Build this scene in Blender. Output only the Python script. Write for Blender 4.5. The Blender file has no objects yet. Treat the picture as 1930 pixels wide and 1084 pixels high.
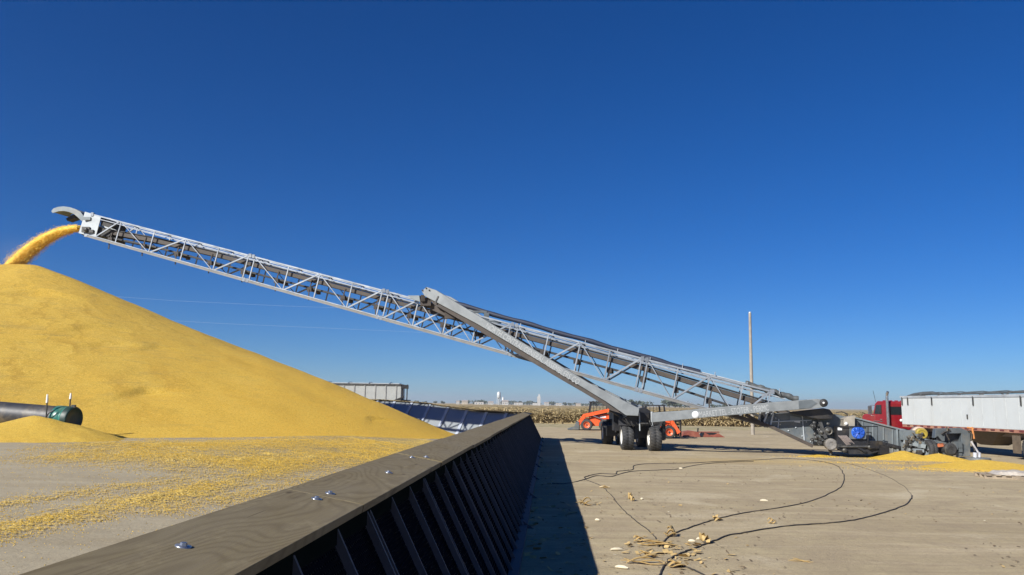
import bpy, math, random
import numpy as np
from mathutils import Vector, Matrix, noise
random.seed(7); RNG = np.random.default_rng(11)
S = bpy.context.scene
COL = S.collection
# ------------------------------------------------------------------ camera
CAM_H, F, PITCH, ROLL = 2.0, 1500.0, math.radians(8.3), math.radians(0.9)
RC = Matrix.Rotation(math.pi/2 + PITCH, 3, 'X') @ Matrix.Rotation(ROLL, 3, 'Z')
cd = bpy.data.cameras.new('camera'); cam = bpy.data.objects.new('camera', cd); COL.objects.link(cam)
cam.matrix_world = Matrix.Translation((0, 0, CAM_H)) @ RC.to_4x4()
cd.sensor_width = 36; cd.lens = 36*F/1930; cd.clip_start = 0.05; cd.clip_end = 9000
S.camera = cam
# ------------------------------------------------------------------ light
SUN = Vector((-1.12, -1.1, 1.0)).normalized()
ELEV = math.asin(SUN.z); AZ = math.atan2(SUN.x, SUN.y)
w = bpy.data.worlds.new('World'); S.world = w; w.use_nodes = True
nt = w.node_tree; nt.nodes.clear()
sky = nt.nodes.new('ShaderNodeTexSky'); sky.sky_type = 'NISHITA'; sky.sun_disc = False
sky.sun_elevation = ELEV; sky.sun_rotation = AZ; sky.altitude = 1500; sky.air_density = 1.0
sky.dust_density = 0.0; sky.ozone_density = 6.0
hs = nt.nodes.new('ShaderNodeHueSaturation'); hs.inputs['Saturation'].default_value = 1.25
bg = nt.nodes.new('ShaderNodeBackground'); bg.inputs[1].default_value = 0.05
wo = nt.nodes.new('ShaderNodeOutputWorld')
tint = nt.nodes.new('ShaderNodeMix'); tint.data_type = 'RGBA'; tint.blend_type = 'MULTIPLY'; tint.inputs[0].default_value = 1
tint.inputs[7].default_value = (.58, .8, 1.1, 1)
nt.links.new(sky.outputs[0], hs.inputs['Color']); nt.links.new(hs.outputs[0], tint.inputs[6]); nt.links.new(tint.outputs[2], bg.inputs[0]); nt.links.new(bg.outputs[0], wo.inputs[0])
sd = bpy.data.lights.new('sun', 'SUN'); sd.energy = 5.0; sd.angle = math.radians(0.5); sd.color = (1, .965, .9)
so = bpy.data.objects.new('sun', sd); COL.objects.link(so); so.location = (-40, -60, 50)
so.rotation_euler = SUN.to_track_quat('Z', 'Y').to_euler()
S.view_settings.view_transform = 'Standard'; S.view_settings.look = 'None'
S.view_settings.gamma = 1; S.view_settings.use_curve_mapping = False; S.view_settings.exposure = 0.66
S.render.engine = 'CYCLES'

# ------------------------------------------------------------------ helpers
def ray(px, py):
    return RC @ Vector(((px-965)/F, (542-py)/F, -1))
def at(px, py, Y):                       # point seen at (px,py) at forward distance Y
    d = ray(px, py); return Vector((0, 0, CAM_H)) + d*(Y/d.y)
def on(px, py, p0, n):                   # point on the plane through p0 with normal n
    d = ray(px, py); o = Vector((0, 0, CAM_H)); return o + d*((Vector(p0)-o).dot(n)/d.dot(n))
def sstep(a, b, x):
    t = min(1, max(0, (x-a)/(b-a))); return t*t*(3-2*t)
def npss(a, b, x):
    t = np.clip((x-a)/(b-a), 0, 1); return t*t*(3-2*t)
MH = 0.6
def mound(x, y):                         # crowned floor inside the bunker
    u = -(x + 0.8 - .048*y)
    return MH*sstep(2, 9, u)*sstep(10, 26, y)*(1-sstep(62, 90, y))*(1-sstep(60, 85, -x))
def np_mound(x, y):
    u = -(x + 0.8 - .048*y)
    return MH*npss(2, 9, u)*npss(10, 26, y)*(1-npss(62, 90, y))*(1-npss(60, 85, -x))
def G(px, py, up=0.0):                   # ground point seen at (px,py)
    z = 0.0
    for _ in range(12):
        p = on(px, py, (0, 0, z), Vector((0, 0, 1))); z = mound(p.x, p.y)
    return Vector((p.x, p.y, z+up))

class MB:
    def __init__(s): s.v = []; s.f = []; s.sm = []
    def add(s, vs, fs, smooth=False):
        b = len(s.v); s.v += [tuple(p) for p in vs]; s.f += [tuple(b+i for i in q) for q in fs]; s.sm += [smooth]*len(fs); return s
    def box(s, c, d, m=None, taper=1.0):
        c = Vector(c); vs = []
        for z in (-1, 1):
            k = taper if z > 0 else 1
            for x, y in ((-1, -1), (1, -1), (1, 1), (-1, 1)):
                p = Vector((x*d[0]/2*k, y*d[1]/2*k, z*d[2]/2)); vs.append(c + (m @ p if m else p))
        return s.add(vs, [(3, 2, 1, 0), (4, 5, 6, 7), (0, 1, 5, 4), (1, 2, 6, 5), (2, 3, 7, 6), (3, 0, 4, 7)])
    def beam(s, a, b, w, h, up=(0, 0, 1), w2=None, h2=None):
        a, b = Vector(a), Vector(b); d = (b-a).normalized(); r = d.cross(Vector(up))
        if r.length < 1e-4: r = d.cross(Vector((1, 0, 0)))
        r.normalize(); u = r.cross(d); w2 = w2 or w; h2 = h2 or h
        vs = [a+r*(x*w/2)+u*(y*h/2) for x, y in ((-1, -1), (1, -1), (1, 1), (-1, 1))] + \
             [b+r*(x*w2/2)+u*(y*h2/2) for x, y in ((-1, -1), (1, -1), (1, 1), (-1, 1))]
        return s.add(vs, [(3, 2, 1, 0), (4, 5, 6, 7), (0, 1, 5, 4), (1, 2, 6, 5), (2, 3, 7, 6), (3, 0, 4, 7)])
    def path(s, pts, r, n=8, caps=True, rr=None):
        pts = [Vector(p) for p in pts]; vs = []; fs = []
        for i, p in enumerate(pts):
            t = (pts[min(i+1, len(pts)-1)]-pts[max(i-1, 0)]).normalized()
            a = t.cross(Vector((0, 0, 1)))
            if a.length < 1e-3: a = t.cross(Vector((1, 0, 0)))
            a.normalize(); b = a.cross(t); q = rr[i] if rr else r
            vs += [p + a*(q*math.cos(k*2*math.pi/n)) + b*(q*math.sin(k*2*math.pi/n)) for k in range(n)]
            if i: fs += [((i-1)*n+k, (i-1)*n+(k+1) % n, i*n+(k+1) % n, i*n+k) for k in range(n)]
        s.add(vs, fs, True)
        if caps:
            s.add(vs[:n], [tuple(range(n))]); s.add(vs[-n:], [tuple(range(n))[::-1]])
        return s
    def tube(s, a, b, r, n=10, r2=None): return s.path([a, b], r, n, True, [r, r2 if r2 is not None else r])
    def lathe(s, c, axis, prof, n=24, smooth=True):   # prof: (radius, offset along axis); open
        c = Vector(c); ax = Vector(axis).normalized(); a = ax.cross(Vector((0, 0, 1)))
        if a.length < 1e-3: a = Vector((1, 0, 0))
        a.normalize(); b = ax.cross(a); vs = []; fs = []
        for i, (r, o) in enumerate(prof):
            vs += [c + ax*o + a*(r*math.cos(k*2*math.pi/n)) + b*(r*math.sin(k*2*math.pi/n)) for k in range(n)]
            if i: fs += [((i-1)*n+k, (i-1)*n+(k+1) % n, i*n+(k+1) % n, i*n+k) for k in range(n)]
        return s.add(vs, fs, smooth)
    def prism(s, poly, ext):                          # planar polygon + extrusion vector
        n = len(poly); ext = Vector(ext); vs = [Vector(p) for p in poly] + [Vector(p)+ext for p in poly]
        return s.add(vs, [tuple(range(n)), tuple(range(2*n-1, n-1, -1))] + [(i, n+i, n+(i+1) % n, (i+1) % n) for i in range(n)])
    def build(s, name, mat, parent=None, off=None, bevel=0):
        me = bpy.data.meshes.new(name)
        vs = s.v if off is None else [(p[0]-off[0], p[1]-off[1], p[2]-off[2]) for p in s.v]
        me.from_pydata(vs, [], s.f); me.validate(); 
        if len(me.polygons) == len(s.sm): me.polygons.foreach_set('use_smooth', s.sm)
        me.materials.append(mat)
        bm_recalc(me)
        o = bpy.data.objects.new(name, me); COL.objects.link(o)
        if parent: o.parent = parent
        if bevel:
            b = o.modifiers.new('bevel', 'BEVEL'); b.width = bevel; b.segments = 2; b.limit_method = 'ANGLE'
        return o
import bmesh
def bm_recalc(me):
    bm = bmesh.new(); bm.from_mesh(me); bmesh.ops.recalc_face_normals(bm, faces=bm.faces); bm.to_mesh(me); bm.free()
def np_mesh(name, v, f, mat, smooth=True, parent=None):
    me = bpy.data.meshes.new(name); nv, nf, k = len(v), len(f), f.shape[1]
    me.vertices.add(nv); me.vertices.foreach_set('co', np.ascontiguousarray(v, dtype=np.float32).ravel())
    me.loops.add(nf*k); me.loops.foreach_set('vertex_index', np.ascontiguousarray(f, dtype=np.int32).ravel())
    me.polygons.add(nf); me.polygons.foreach_set('loop_start', np.arange(nf, dtype=np.int32)*k)
    try: me.polygons.foreach_set('loop_total', np.full(nf, k, dtype=np.int32))
    except Exception: pass
    me.update(calc_edges=True); me.polygons.foreach_set('use_smooth', np.full(nf, smooth)); me.materials.append(mat)
    o = bpy.data.objects.new(name, me); COL.objects.link(o)
    if parent: o.parent = parent
    return o
def grid_mesh(name, xs, ys, zf, mat):
    X, Y = np.meshgrid(xs, ys); Z = zf(X, Y); v = np.stack([X, Y, Z], -1).reshape(-1, 3)
    nx, ny = len(xs), len(ys); i = (np.arange(ny-1)[:, None]*nx + np.arange(nx-1)[None, :]).ravel()
    return np_mesh(name, v, np.stack([i, i+1, i+nx+1, i+nx], -1), mat)
def fbm(X, Y, sc, octv=4, seed=0.0):
    out = np.zeros(X.size); xf, yf = X.ravel(), Y.ravel()
    for i in range(X.size): out[i] = noise.fractal(Vector((xf[i]*sc+seed, yf[i]*sc-seed*1.7, seed)), 1.0, 2.0, octv)
    return out.reshape(X.shape)
def vnoise(X, Y, sc, seed=0, octv=4):    # fast value noise in numpy
    out = np.zeros(X.shape); amp = 1.0; tot = 0
    for o in range(octv):
        x = X*sc*2**o + 17.3*seed + 5.1*o; y = Y*sc*2**o - 9.7*seed + 3.3*o
        xi, yi = np.floor(x), np.floor(y); fx, fy = x-xi, y-yi; fx = fx*fx*(3-2*fx); fy = fy*fy*(3-2*fy)
        def h(a, b):
            q = np.sin(a*127.1+b*311.7+seed*74.7+o*19.19)*43758.5453; return q-np.floor(q)
        out += amp*((h(xi, yi)*(1-fx)+h(xi+1, yi)*fx)*(1-fy) + (h(xi, yi+1)*(1-fx)+h(xi+1, yi+1)*fx)*fy - .5)
        tot += amp; amp *= .5
    return out/tot*2
def tag(o, label, cat=None, group=None, kind=None):
    o['label'] = label
    if cat: o['category'] = cat
    if group: o['group'] = group
    if kind: o['kind'] = kind
    return o
def thing(name, label, cat, loc=(0, 0, 0), rotz=0, group=None):
    o = bpy.data.objects.new(name, None); COL.objects.link(o); o.location = loc; o.rotation_euler = (0, 0, rotz)
    o.empty_display_size = .2
    return tag(o, label, cat, group)
def copy_tree(o, parent=None):
    c = o.copy(); COL.objects.link(c); c.parent = parent
    for ch in list(o.children): copy_tree(ch, c)
    return c

# ------------------------------------------------------------------ materials
def ramp(nt, fac, stops):
    r = nt.nodes.new('ShaderNodeValToRGB'); e = r.color_ramp.elements
    while len(e) < len(stops): e.new(.5)
    for i, (p, c) in enumerate(stops): e[i].position = p; e[i].color = (*c, 1) if len(c) == 3 else c
    nt.links.new(fac, r.inputs[0]); return r.outputs[0]
def noise_n(nt, sc, vec=None, det=6, rough=.6, dist=0):
    n = nt.nodes.new('ShaderNodeTexNoise'); n.inputs['Scale'].default_value = sc; n.inputs['Detail'].default_value = det
    n.inputs['Roughness'].default_value = rough; n.inputs['Distortion'].default_value = dist
    if vec: nt.links.new(vec, n.inputs['Vector'])
    return n.outputs['Fac']
def mapping(nt, vec, scale=(1, 1, 1), rot=(0, 0, 0), loc=(0, 0, 0)):
    m = nt.nodes.new('ShaderNodeMapping'); m.inputs['Scale'].default_value = scale; m.inputs['Rotation'].default_value = rot
    m.inputs['Location'].default_value = loc; nt.links.new(vec, m.inputs['Vector']); return m.outputs[0]
def mix(nt, fac, a, b, blend='MIX'):
    m = nt.nodes.new('ShaderNodeMix'); m.data_type = 'RGBA'; m.blend_type = blend
    for sck, v in ((m.inputs[0], fac), (m.inputs[6], a), (m.inputs[7], b)):
        if isinstance(v, (int, float)): sck.default_value = v
        elif isinstance(v, tuple): sck.default_value = (*v, 1)
        else: nt.links.new(v, sck)
    return m.outputs[2]
def math_n(nt, op, a, b=0.0, c=None):
    m = nt.nodes.new('ShaderNodeMath'); m.operation = op
    for i, v in enumerate((a, b, c)):
        if v is None: continue
        if isinstance(v, (int, float)): m.inputs[i].default_value = v
        else: nt.links.new(v, m.inputs[i])
    return m.outputs[0]
def base_mat(name):
    m = bpy.data.materials.new(name); m.use_nodes = True; nt = m.node_tree; b = nt.nodes['Principled BSDF']
    tc = nt.nodes.new('ShaderNodeTexCoord'); return m, nt, b, tc.outputs['Object']
def bump(nt, b, h, strength=.4, dist=.02):
    n = nt.nodes.new('ShaderNodeBump'); n.inputs['Strength'].default_value = strength; n.inputs['Distance'].default_value = dist
    nt.links.new(h, n.inputs['Height']); nt.links.new(n.outputs[0], b.inputs['Normal'])
def M(name, c, rough=.5, metal=0.0, var=.25, sc=3.0, dirt=None, dirt_amt=.35, bmp=0.0, streak=None, spec=None):
    m, nt, b, oc = base_mat(name)
    f = noise_n(nt, sc, oc, 8, .65)
    lo = tuple(x*(1-var) for x in c); hi = tuple(min(1, x*(1+var)) for x in c)
    col = ramp(nt, f, [(.3, lo), (.7, hi)])
    if dirt:
        f2 = noise_n(nt, sc*.37, mapping(nt, oc, streak or (1, 1, 1)), 8, .7, .4)
        k = ramp(nt, f2, [(.5, (0, 0, 0)), (.72, (dirt_amt,)*3)]); col = mix(nt, k, col, dirt)
    nt.links.new(col, b.inputs['Base Color'])
    r = math_n(nt, 'MULTIPLY_ADD', f, .3, rough-.15); nt.links.new(r, b.inputs['Roughness']); b.inputs['Metallic'].default_value = metal
    if spec is not None: b.inputs['Specular IOR Level'].default_value = spec
    if bmp: bump(nt, b, noise_n(nt, sc*8, oc, 4), bmp, .01)
    return m
DUST = (.42, .33, .2)
galv = M('galvanised_steel', (.26, .285, .315), .42, .35, .2, 2.5, (.13, .135, .14), .6, streak=(1, 1, .3))
galv_dull = M('weathered_galvanised_steel', (.42, .45, .47), .5, .3, .16, 1.8, (.25, .25, .24), .5, streak=(1, 1, .3))
boltm = M('zinc_bolt', (.3, .32, .36), .3, .8, .2, 8)
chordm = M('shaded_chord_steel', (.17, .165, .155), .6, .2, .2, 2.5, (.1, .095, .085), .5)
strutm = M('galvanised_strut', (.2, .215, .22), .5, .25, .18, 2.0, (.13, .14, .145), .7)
greysteel = M('grey_painted_steel', (.105, .122, .132), .45, .2, .2, 2.2, DUST, .35)
greylight = M('pale_grey_steel', (.17, .195, .205), .45, .2, .18, 2.2, DUST, .3)
black = M('black_painted_steel', (.014, .014, .016), .45, .0, .3, 3, DUST, .12)
rust = M('brown_conveyor_frame', (.05, .04, .033), .7, .0, .35, 3, (.13, .1, .075), .4)
rubber = M('tyre_rubber', (.03, .031, .033), .75, 0, .3, 4, (.12, .1, .07), .45, .3)
rubber_b = M('conveyor_belt_rubber', (.02, .02, .022), .7, 0, .3, 2, (.1, .085, .05), .4)
rimw = M('white_wheel_rim', (.72, .72, .68), .4, 0, .1, 3, DUST, .3)
orange = M('orange_loader_paint', (.72, .095, .02), .4, 0, .15, 2.5, DUST, .3)
redp = M('red_truck_paint', (.22, .008, .014), .35, 0, .12, 1.5, DUST, .12)
white = M('white_trailer_panel', (.45, .475, .475), .5, 0, .05, 1.0, (.37, .36, .32), .5, streak=(1, 1, .25))
whitem = M('white_marking', (.65, .66, .66), .5, 0, .03, 3)
glass = M('dark_window_glass', (.015, .02, .022), .08, 0, .2, 2)
chrome = M('worn_chrome', (.55, .55, .55), .22, .9, .1, 4)
bluep = M('blue_fan_paint', (.02, .13, .6), .4, 0, .15, 6)
tealp = M('green_pipe_band', (.02, .13, .1), .35, 0, .25, 5, DUST, .25)
tealc = M('dark_green_pipe_cap', (.008, .03, .025), .5, 0, .3, 5, DUST, .12)
pipem = M('black_plastic_pipe', (.028, .028, .032), .5, 0, .3, 3, DUST, .3)
redrust = M('rusty_red_steel', (.2, .055, .035), .7, 0, .3, 3, DUST, .3)
tarp = M('navy_rolled_tarp', (.012, .018, .04), .6, 0, .25, 3)
tarp_d = M('grey_rolled_tarp', (.07, .075, .075), .6, 0, .25, 3)
conc = M('weathered_pole', (.27, .24, .2), .8, 0, .2, 4, (.28, .25, .2), .4)
gold = M('brass_tank_paint', (.36, .27, .045), .35, .2, .15, 4, DUST, .3)
wrail = M('dusty_red_rail', (.3, .13, .09), .6, 0, .2, 2, DUST, .5)
dark_plastic = M('black_hose_rubber', (.03, .028, .027), .7, 0, .4, 6, DUST, .5)
engine_m = M('oily_engine_metal', (.06, .06, .06), .5, .4, .5, 9, (.2, .17, .1), .3)
brown = M('dark_brown_wood', (.1, .075, .05), .8, 0, .3, 5)  # same dark brown for hopper chutes and mud flap
white_tip = M('stake_white_tip', (.75, .74, .7), .6, 0, .1, 8)
bagm = M('dusty_white_plastic', (.4, .36, .31), .6, 0, .3, 5, (.22, .17, .11), .6, .3)
palw = M('weathered_pallet_wood', (.3, .24, .17), .85, 0, .3, 6, (.16, .12, .08), .4, .3)

def corn_mat(name, chaff=.35, kscale=70, slope=False):
    m, nt, b, oc = base_mat(name)
    v = nt.nodes.new('ShaderNodeTexVoronoi'); v.inputs['Scale'].default_value = kscale; nt.links.new(oc, v.inputs['Vector'])
    f = noise_n(nt, 6, oc, 12, .85); f2 = noise_n(nt, .55, mapping(nt, oc, (.6, 1, 1.6)), 8, .62, .6)
    kern = ramp(nt, v.outputs['Color'], [(.15, (.68, .41, .04)), (.5, (.85, .56, .07)), (.9, (.95, .7, .16))])
    kern = mix(nt, ramp(nt, f, [(.47, (0, 0, 0)), (.7, (.5,)*3)]), kern, (.45, .27, .05))
    kern = mix(nt, ramp(nt, f2, [(.35, (0, 0, 0)), (.75, (.35,)*3)]), kern, (.68, .37, .03))
    f3 = noise_n(nt, 1.1, mapping(nt, oc, (.45, .8, 2.4)), 12, .72, .9)
    kern = mix(nt, ramp(nt, f3, [(.54, (0, 0, 0)), (.68, (chaff,)*3)]), kern, (.3, .19, .09))
    if slope:                              # slide lines running down the cone and chaff bands around it
        sp = nt.nodes.new('ShaderNodeSeparateXYZ'); nt.links.new(oc, sp.inputs[0]); wv = math_n(nt, 'MULTIPLY', f2, 3.0)
        dx = math_n(nt, 'ADD', sp.outputs[0], math_n(nt, 'ADD', wv, 25.7)); dy = math_n(nt, 'SUBTRACT', sp.outputs[1], math_n(nt, 'SUBTRACT', 45.8, wv))
        an = math_n(nt, 'ARCTAN2', dy, dx); rd = math_n(nt, 'SQRT', math_n(nt, 'ADD', math_n(nt, 'MULTIPLY', dx, dx), math_n(nt, 'MULTIPLY', dy, dy)))
        cv = nt.nodes.new('ShaderNodeCombineXYZ'); nt.links.new(math_n(nt, 'MULTIPLY', an, 16), cv.inputs[0]); nt.links.new(math_n(nt, 'MULTIPLY', rd, .22), cv.inputs[1])
        sl = noise_n(nt, 1, cv.outputs[0], 10, .72, .3)
        kern = mix(nt, ramp(nt, sl, [(.5, (0, 0, 0)), (.66, (.6,)*3)]), kern, (.5, .27, .02)); kern = mix(nt, ramp(nt, sl, [(.3, (.5,)*3), (.46, (0, 0, 0))]), kern, (.95, .68, .16))
        cb_ = nt.nodes.new('ShaderNodeCombineXYZ'); nt.links.new(math_n(nt, 'MULTIPLY', an, 2.2), cb_.inputs[0]); nt.links.new(math_n(nt, 'MULTIPLY', sp.outputs[2], 3.2), cb_.inputs[1])
        bd = noise_n(nt, 1, cb_.outputs[0], 12, .75, .5)
        kern = mix(nt, ramp(nt, bd, [(.57, (0, 0, 0)), (.68, (.55,)*3)]), kern, (.4, .26, .1))
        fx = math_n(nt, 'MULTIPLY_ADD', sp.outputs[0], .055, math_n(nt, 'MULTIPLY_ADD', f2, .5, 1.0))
        flank_lift = ramp(nt, v.outputs['Color'], [(.15, (.86, .47, .025)), (.5, (1, .585, .05)), (.9, (1, .715, .13))])
        kern = mix(nt, ramp(nt, fx, [(.25, (0, 0, 0)), (.85, (.85,)*3)]), kern, flank_lift)  # brighter corn towards the right flank, offsetting slope shading in the colour
        gr = noise_n(nt, 14, oc, 3, .9)
        kern = mix(nt, ramp(nt, gr, [(.3, (.6,)*3), (.47, (0, 0, 0))]), kern, (.36, .2, .03)); kern = mix(nt, ramp(nt, gr, [(.56, (0, 0, 0)), (.7, (.6,)*3)]), kern, (1.0, .78, .25))
    nt.links.new(kern, b.inputs['Base Color']); b.inputs['Roughness'].default_value = .62; b.inputs['Specular IOR Level'].default_value = .3
    h = math_n(nt, 'ADD', v.outputs['Distance'], math_n(nt, 'MULTIPLY', f, 1.2)); bump(nt, b, h, .8, .06)
    return m
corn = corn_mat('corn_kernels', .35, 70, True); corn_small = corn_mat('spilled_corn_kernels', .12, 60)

def ground_mat():
    m, nt, b, oc = base_mat('packed_earth')
    f1 = noise_n(nt, .12, oc, 6, .6, .5); f2 = noise_n(nt, 1.6, oc, 10, .7); f3 = noise_n(nt, 22, oc, 6, .75)
    col = ramp(nt, f1, [(.3, (.345, .28, .165)), (.7, (.45, .378, .235))])
    col = mix(nt, ramp(nt, f2, [(.42, (.5,)*3), (.7, (0, 0, 0))]), col, (.285, .225, .15))
    # tyre tracks sweeping towards the tail of the conveyor
    tr = noise_n(nt, 1.0, mapping(nt, oc, (.16, 2.3, 1), (0, 0, .32)), 6, .7, .25)
    col = mix(nt, ramp(nt, tr, [(.5, (0, 0, 0)), (.68, (.5,)*3)]), col, (.5, .41, .28))
    tr2 = noise_n(nt, 1.0, mapping(nt, oc, (.2, 3.0, 1), (0, 0, -.12), (4, 9, 0)), 6, .7, .25)
    col = mix(nt, ramp(nt, tr2, [(.56, (0, 0, 0)), (.7, (.45,)*3)]), col, (.2, .155, .1))
    ds = nt.nodes.new('ShaderNodeVectorMath'); ds.operation = 'DISTANCE'; nt.links.new(oc, ds.inputs[0]); ds.inputs[1].default_value = (2, 62, 0)
    cv = nt.nodes.new('ShaderNodeCombineXYZ'); spx = nt.nodes.new('ShaderNodeSeparateXYZ'); nt.links.new(oc, spx.inputs[0])
    nt.links.new(math_n(nt, 'MULTIPLY', ds.outputs['Value'], 2.1), cv.inputs[0]); nt.links.new(math_n(nt, 'MULTIPLY', spx.outputs[0], .09), cv.inputs[1])
    arc = noise_n(nt, 1, cv.outputs[0], 7, .72, .2)
    col = mix(nt, ramp(nt, arc, [(.3, (.55,)*3), (.46, (0, 0, 0))]), col, (.255, .2, .13)); col = mix(nt, ramp(nt, arc, [(.56, (0, 0, 0)), (.68, (.5,)*3)]), col, (.5, .42, .3))
    an = math_n(nt, 'ARCTAN2', math_n(nt, 'SUBTRACT', spx.outputs[1], 62), math_n(nt, 'SUBTRACT', spx.outputs[0], 2))
    wob = math_n(nt, 'MULTIPLY_ADD', noise_n(nt, .15, oc, 2), 2.2, ds.outputs['Value'])
    for rad, wd, am in ((39.6, .2, .6), (41.5, .2, .55), (45.4, .17, .5), (47.1, .17, .5), (50.3, .2, .45), (52.2, .2, .45), (35.2, .2, .5), (33.4, .2, .5)):
        dd = math_n(nt, 'ABSOLUTE', math_n(nt, 'SUBTRACT', wob, rad)); inn = ramp(nt, dd, [(wd*.8, (1, 1, 1)), (wd*1.3, (0, 0, 0))])
        lug_ = math_n(nt, 'PINGPONG', math_n(nt, 'MULTIPLY_ADD', dd, 4.0, math_n(nt, 'MULTIPLY', an, rad*3.2)), .5)
        k_ = math_n(nt, 'MULTIPLY', math_n(nt, 'MULTIPLY', inn, ramp(nt, lug_, [(.2, (.35,)*3), (.3, (1, 1, 1))])), math_n(nt, 'MULTIPLY', ramp(nt, noise_n(nt, .5, oc, 5, .7), [(.38, (.1,)*3), (.6, (1, 1, 1))]), am))
        col = mix(nt, k_, col, (.26, .205, .135))
    pt = noise_n(nt, .42, oc, 10, .66, .8)
    col = mix(nt, ramp(nt, pt, [(.5, (0, 0, 0)), (.64, (.55,)*3)]), col, (.265, .21, .14)); col = mix(nt, ramp(nt, pt, [(.34, (.5,)*3), (.44, (0, 0, 0))]), col, (.5, .43, .3))
    lug = noise_n(nt, 1, mapping(nt, oc, (5, 1.4, 1), (0, 0, .5)), 5, .7, .6)
    col = mix(nt, ramp(nt, lug, [(.58, (0, 0, 0)), (.68, (.4,)*3)]), col, (.24, .185, .12))
    # grey concrete pad inside the bunker
    sp = nt.nodes.new('ShaderNodeSeparateXYZ'); nt.links.new(oc, sp.inputs[0])
    u = math_n(nt, 'MULTIPLY_ADD', sp.outputs[1], -.048, sp.outputs[0]); u = math_n(nt, 'MULTIPLY_ADD', f2, .6, u)
    pad = ramp(nt, math_n(nt, 'MULTIPLY_ADD', u, -.25, -.1), [(.3, (0, 0, 0)), (.6, (.85,)*3)])
    gc = ramp(nt, noise_n(nt, .8, mapping(nt, oc, (.35, 1.6, 1), (0, 0, .5)), 10, .7, .4), [(.3, (.25, .21, .14)), (.5, (.305, .265, .19)), (.7, (.35, .31, .225))])
    col = mix(nt, pad, col, gc)
    # yellow corn dust near the tail and along the shaded line
    yd = math_n(nt, 'SUBTRACT', sp.outputs[1], 30.5); yd = math_n(nt, 'ABSOLUTE', yd)
    yd = ramp(nt, math_n(nt, 'MULTIPLY_ADD', f2, .6, math_n(nt, 'MULTIPLY', yd, -.13)), [(.0, (0, 0, 0)), (.4, (.55,)*3)])
    xd = ramp(nt, math_n(nt, 'MULTIPLY', sp.outputs[0], .1), [(.3, (0, 0, 0)), (.9, (1, 1, 1))])
    col = mix(nt, mix(nt, 1.0, yd, xd, 'MULTIPLY'), col, (.5, .345, .11))
    # stones and specks
    v = nt.nodes.new('ShaderNodeTexVoronoi'); v.inputs['Scale'].default_value = 9; nt.links.new(oc, v.inputs['Vector'])
    col = mix(nt, ramp(nt, math_n(nt, 'ADD', v.outputs['Distance'], math_n(nt, 'MULTIPLY', f3, .3)), [(.2, (.55,)*3), (.3, (0, 0, 0))]), col, (.16, .12, .08))
    col = mix(nt, ramp(nt, f3, [(.35, (.5,)*3), (.5, (0, 0, 0))]), col, (.25, .195, .13))
    nt.links.new(col, b.inputs['Base Color']); b.inputs['Roughness'].default_value = .93; b.inputs['Specular IOR Level'].default_value = .15
    h = math_n(nt, 'ADD', math_n(nt, 'MULTIPLY', f3, .4), math_n(nt, 'MULTIPLY', f2, 1.5)); bump(nt, b, h, .6, .04)
    return m
earth = ground_mat()

def wood_mat():
    m, nt, b, oc = base_mat('treated_lumber')
    oi = nt.nodes.new('ShaderNodeObjectInfo'); off = nt.nodes.new('ShaderNodeCombineXYZ')
    nt.links.new(math_n(nt, 'MULTIPLY', oi.outputs['Random'], 37), off.inputs[0]); nt.links.new(math_n(nt, 'MULTIPLY', oi.outputs['Random'], 61), off.inputs[1])
    va = nt.nodes.new('ShaderNodeVectorMath'); nt.links.new(oc, va.inputs[0]); nt.links.new(off.outputs[0], va.inputs[1]); vec = va.outputs[0]
    big = noise_n(nt, 1, mapping(nt, vec, (2.2, .4, 1)), 2.0, .4, .2)
    ring = math_n(nt, 'FRACT', math_n(nt, 'MULTIPLY', big, 34)); ring = math_n(nt, 'PINGPONG', ring, .5)
    fib = noise_n(nt, 1, mapping(nt, vec, (160, 5, 60)), 6, .7)
    patch = noise_n(nt, 1, mapping(nt, vec, (4, .9, 4)), 6, .6)
    c = ramp(nt, ring, [(.02, (.14, .108, .053)), (.3, (.19, .152, .08))])
    c = mix(nt, ramp(nt, fib, [(.35, (.55,)*3), (.6, (0, 0, 0))]), c, (.135, .1, .06))
    c = mix(nt, ramp(nt, patch, [(.4, (.0,)*3), (.75, (.6,)*3)]), c, (.2, .17, .115))
    v = nt.nodes.new('ShaderNodeTexVoronoi'); v.inputs['Scale'].default_value = 1; nt.links.new(mapping(nt, vec, (5, 1.6, 1)), v.inputs['Vector'])
    c = mix(nt, ramp(nt, v.outputs['Distance'], [(.05, (.8,)*3), (.1, (0, 0, 0))]), c, (.055, .036, .02))
    ck = noise_n(nt, 1, mapping(nt, vec, (38, .9, 1), (0, 0, .015)), 3, .6, .4)
    c = mix(nt, ramp(nt, ck, [(.28, (.7,)*3), (.33, (0, 0, 0))]), c, (.05, .036, .02))
    dp = noise_n(nt, 1, mapping(nt, vec, (9, 5, 3)), 8, .7); c = mix(nt, ramp(nt, dp, [(.55, (0, 0, 0)), (.75, (.5,)*3)]), c, (.3, .25, .15))
    nt.links.new(c, b.inputs['Base Color']); b.inputs['Roughness'].default_value = .75; b.inputs['Specular IOR Level'].default_value = .25
    bump(nt, b, fib, .25, .004); return m
lumber = wood_mat()

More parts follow.
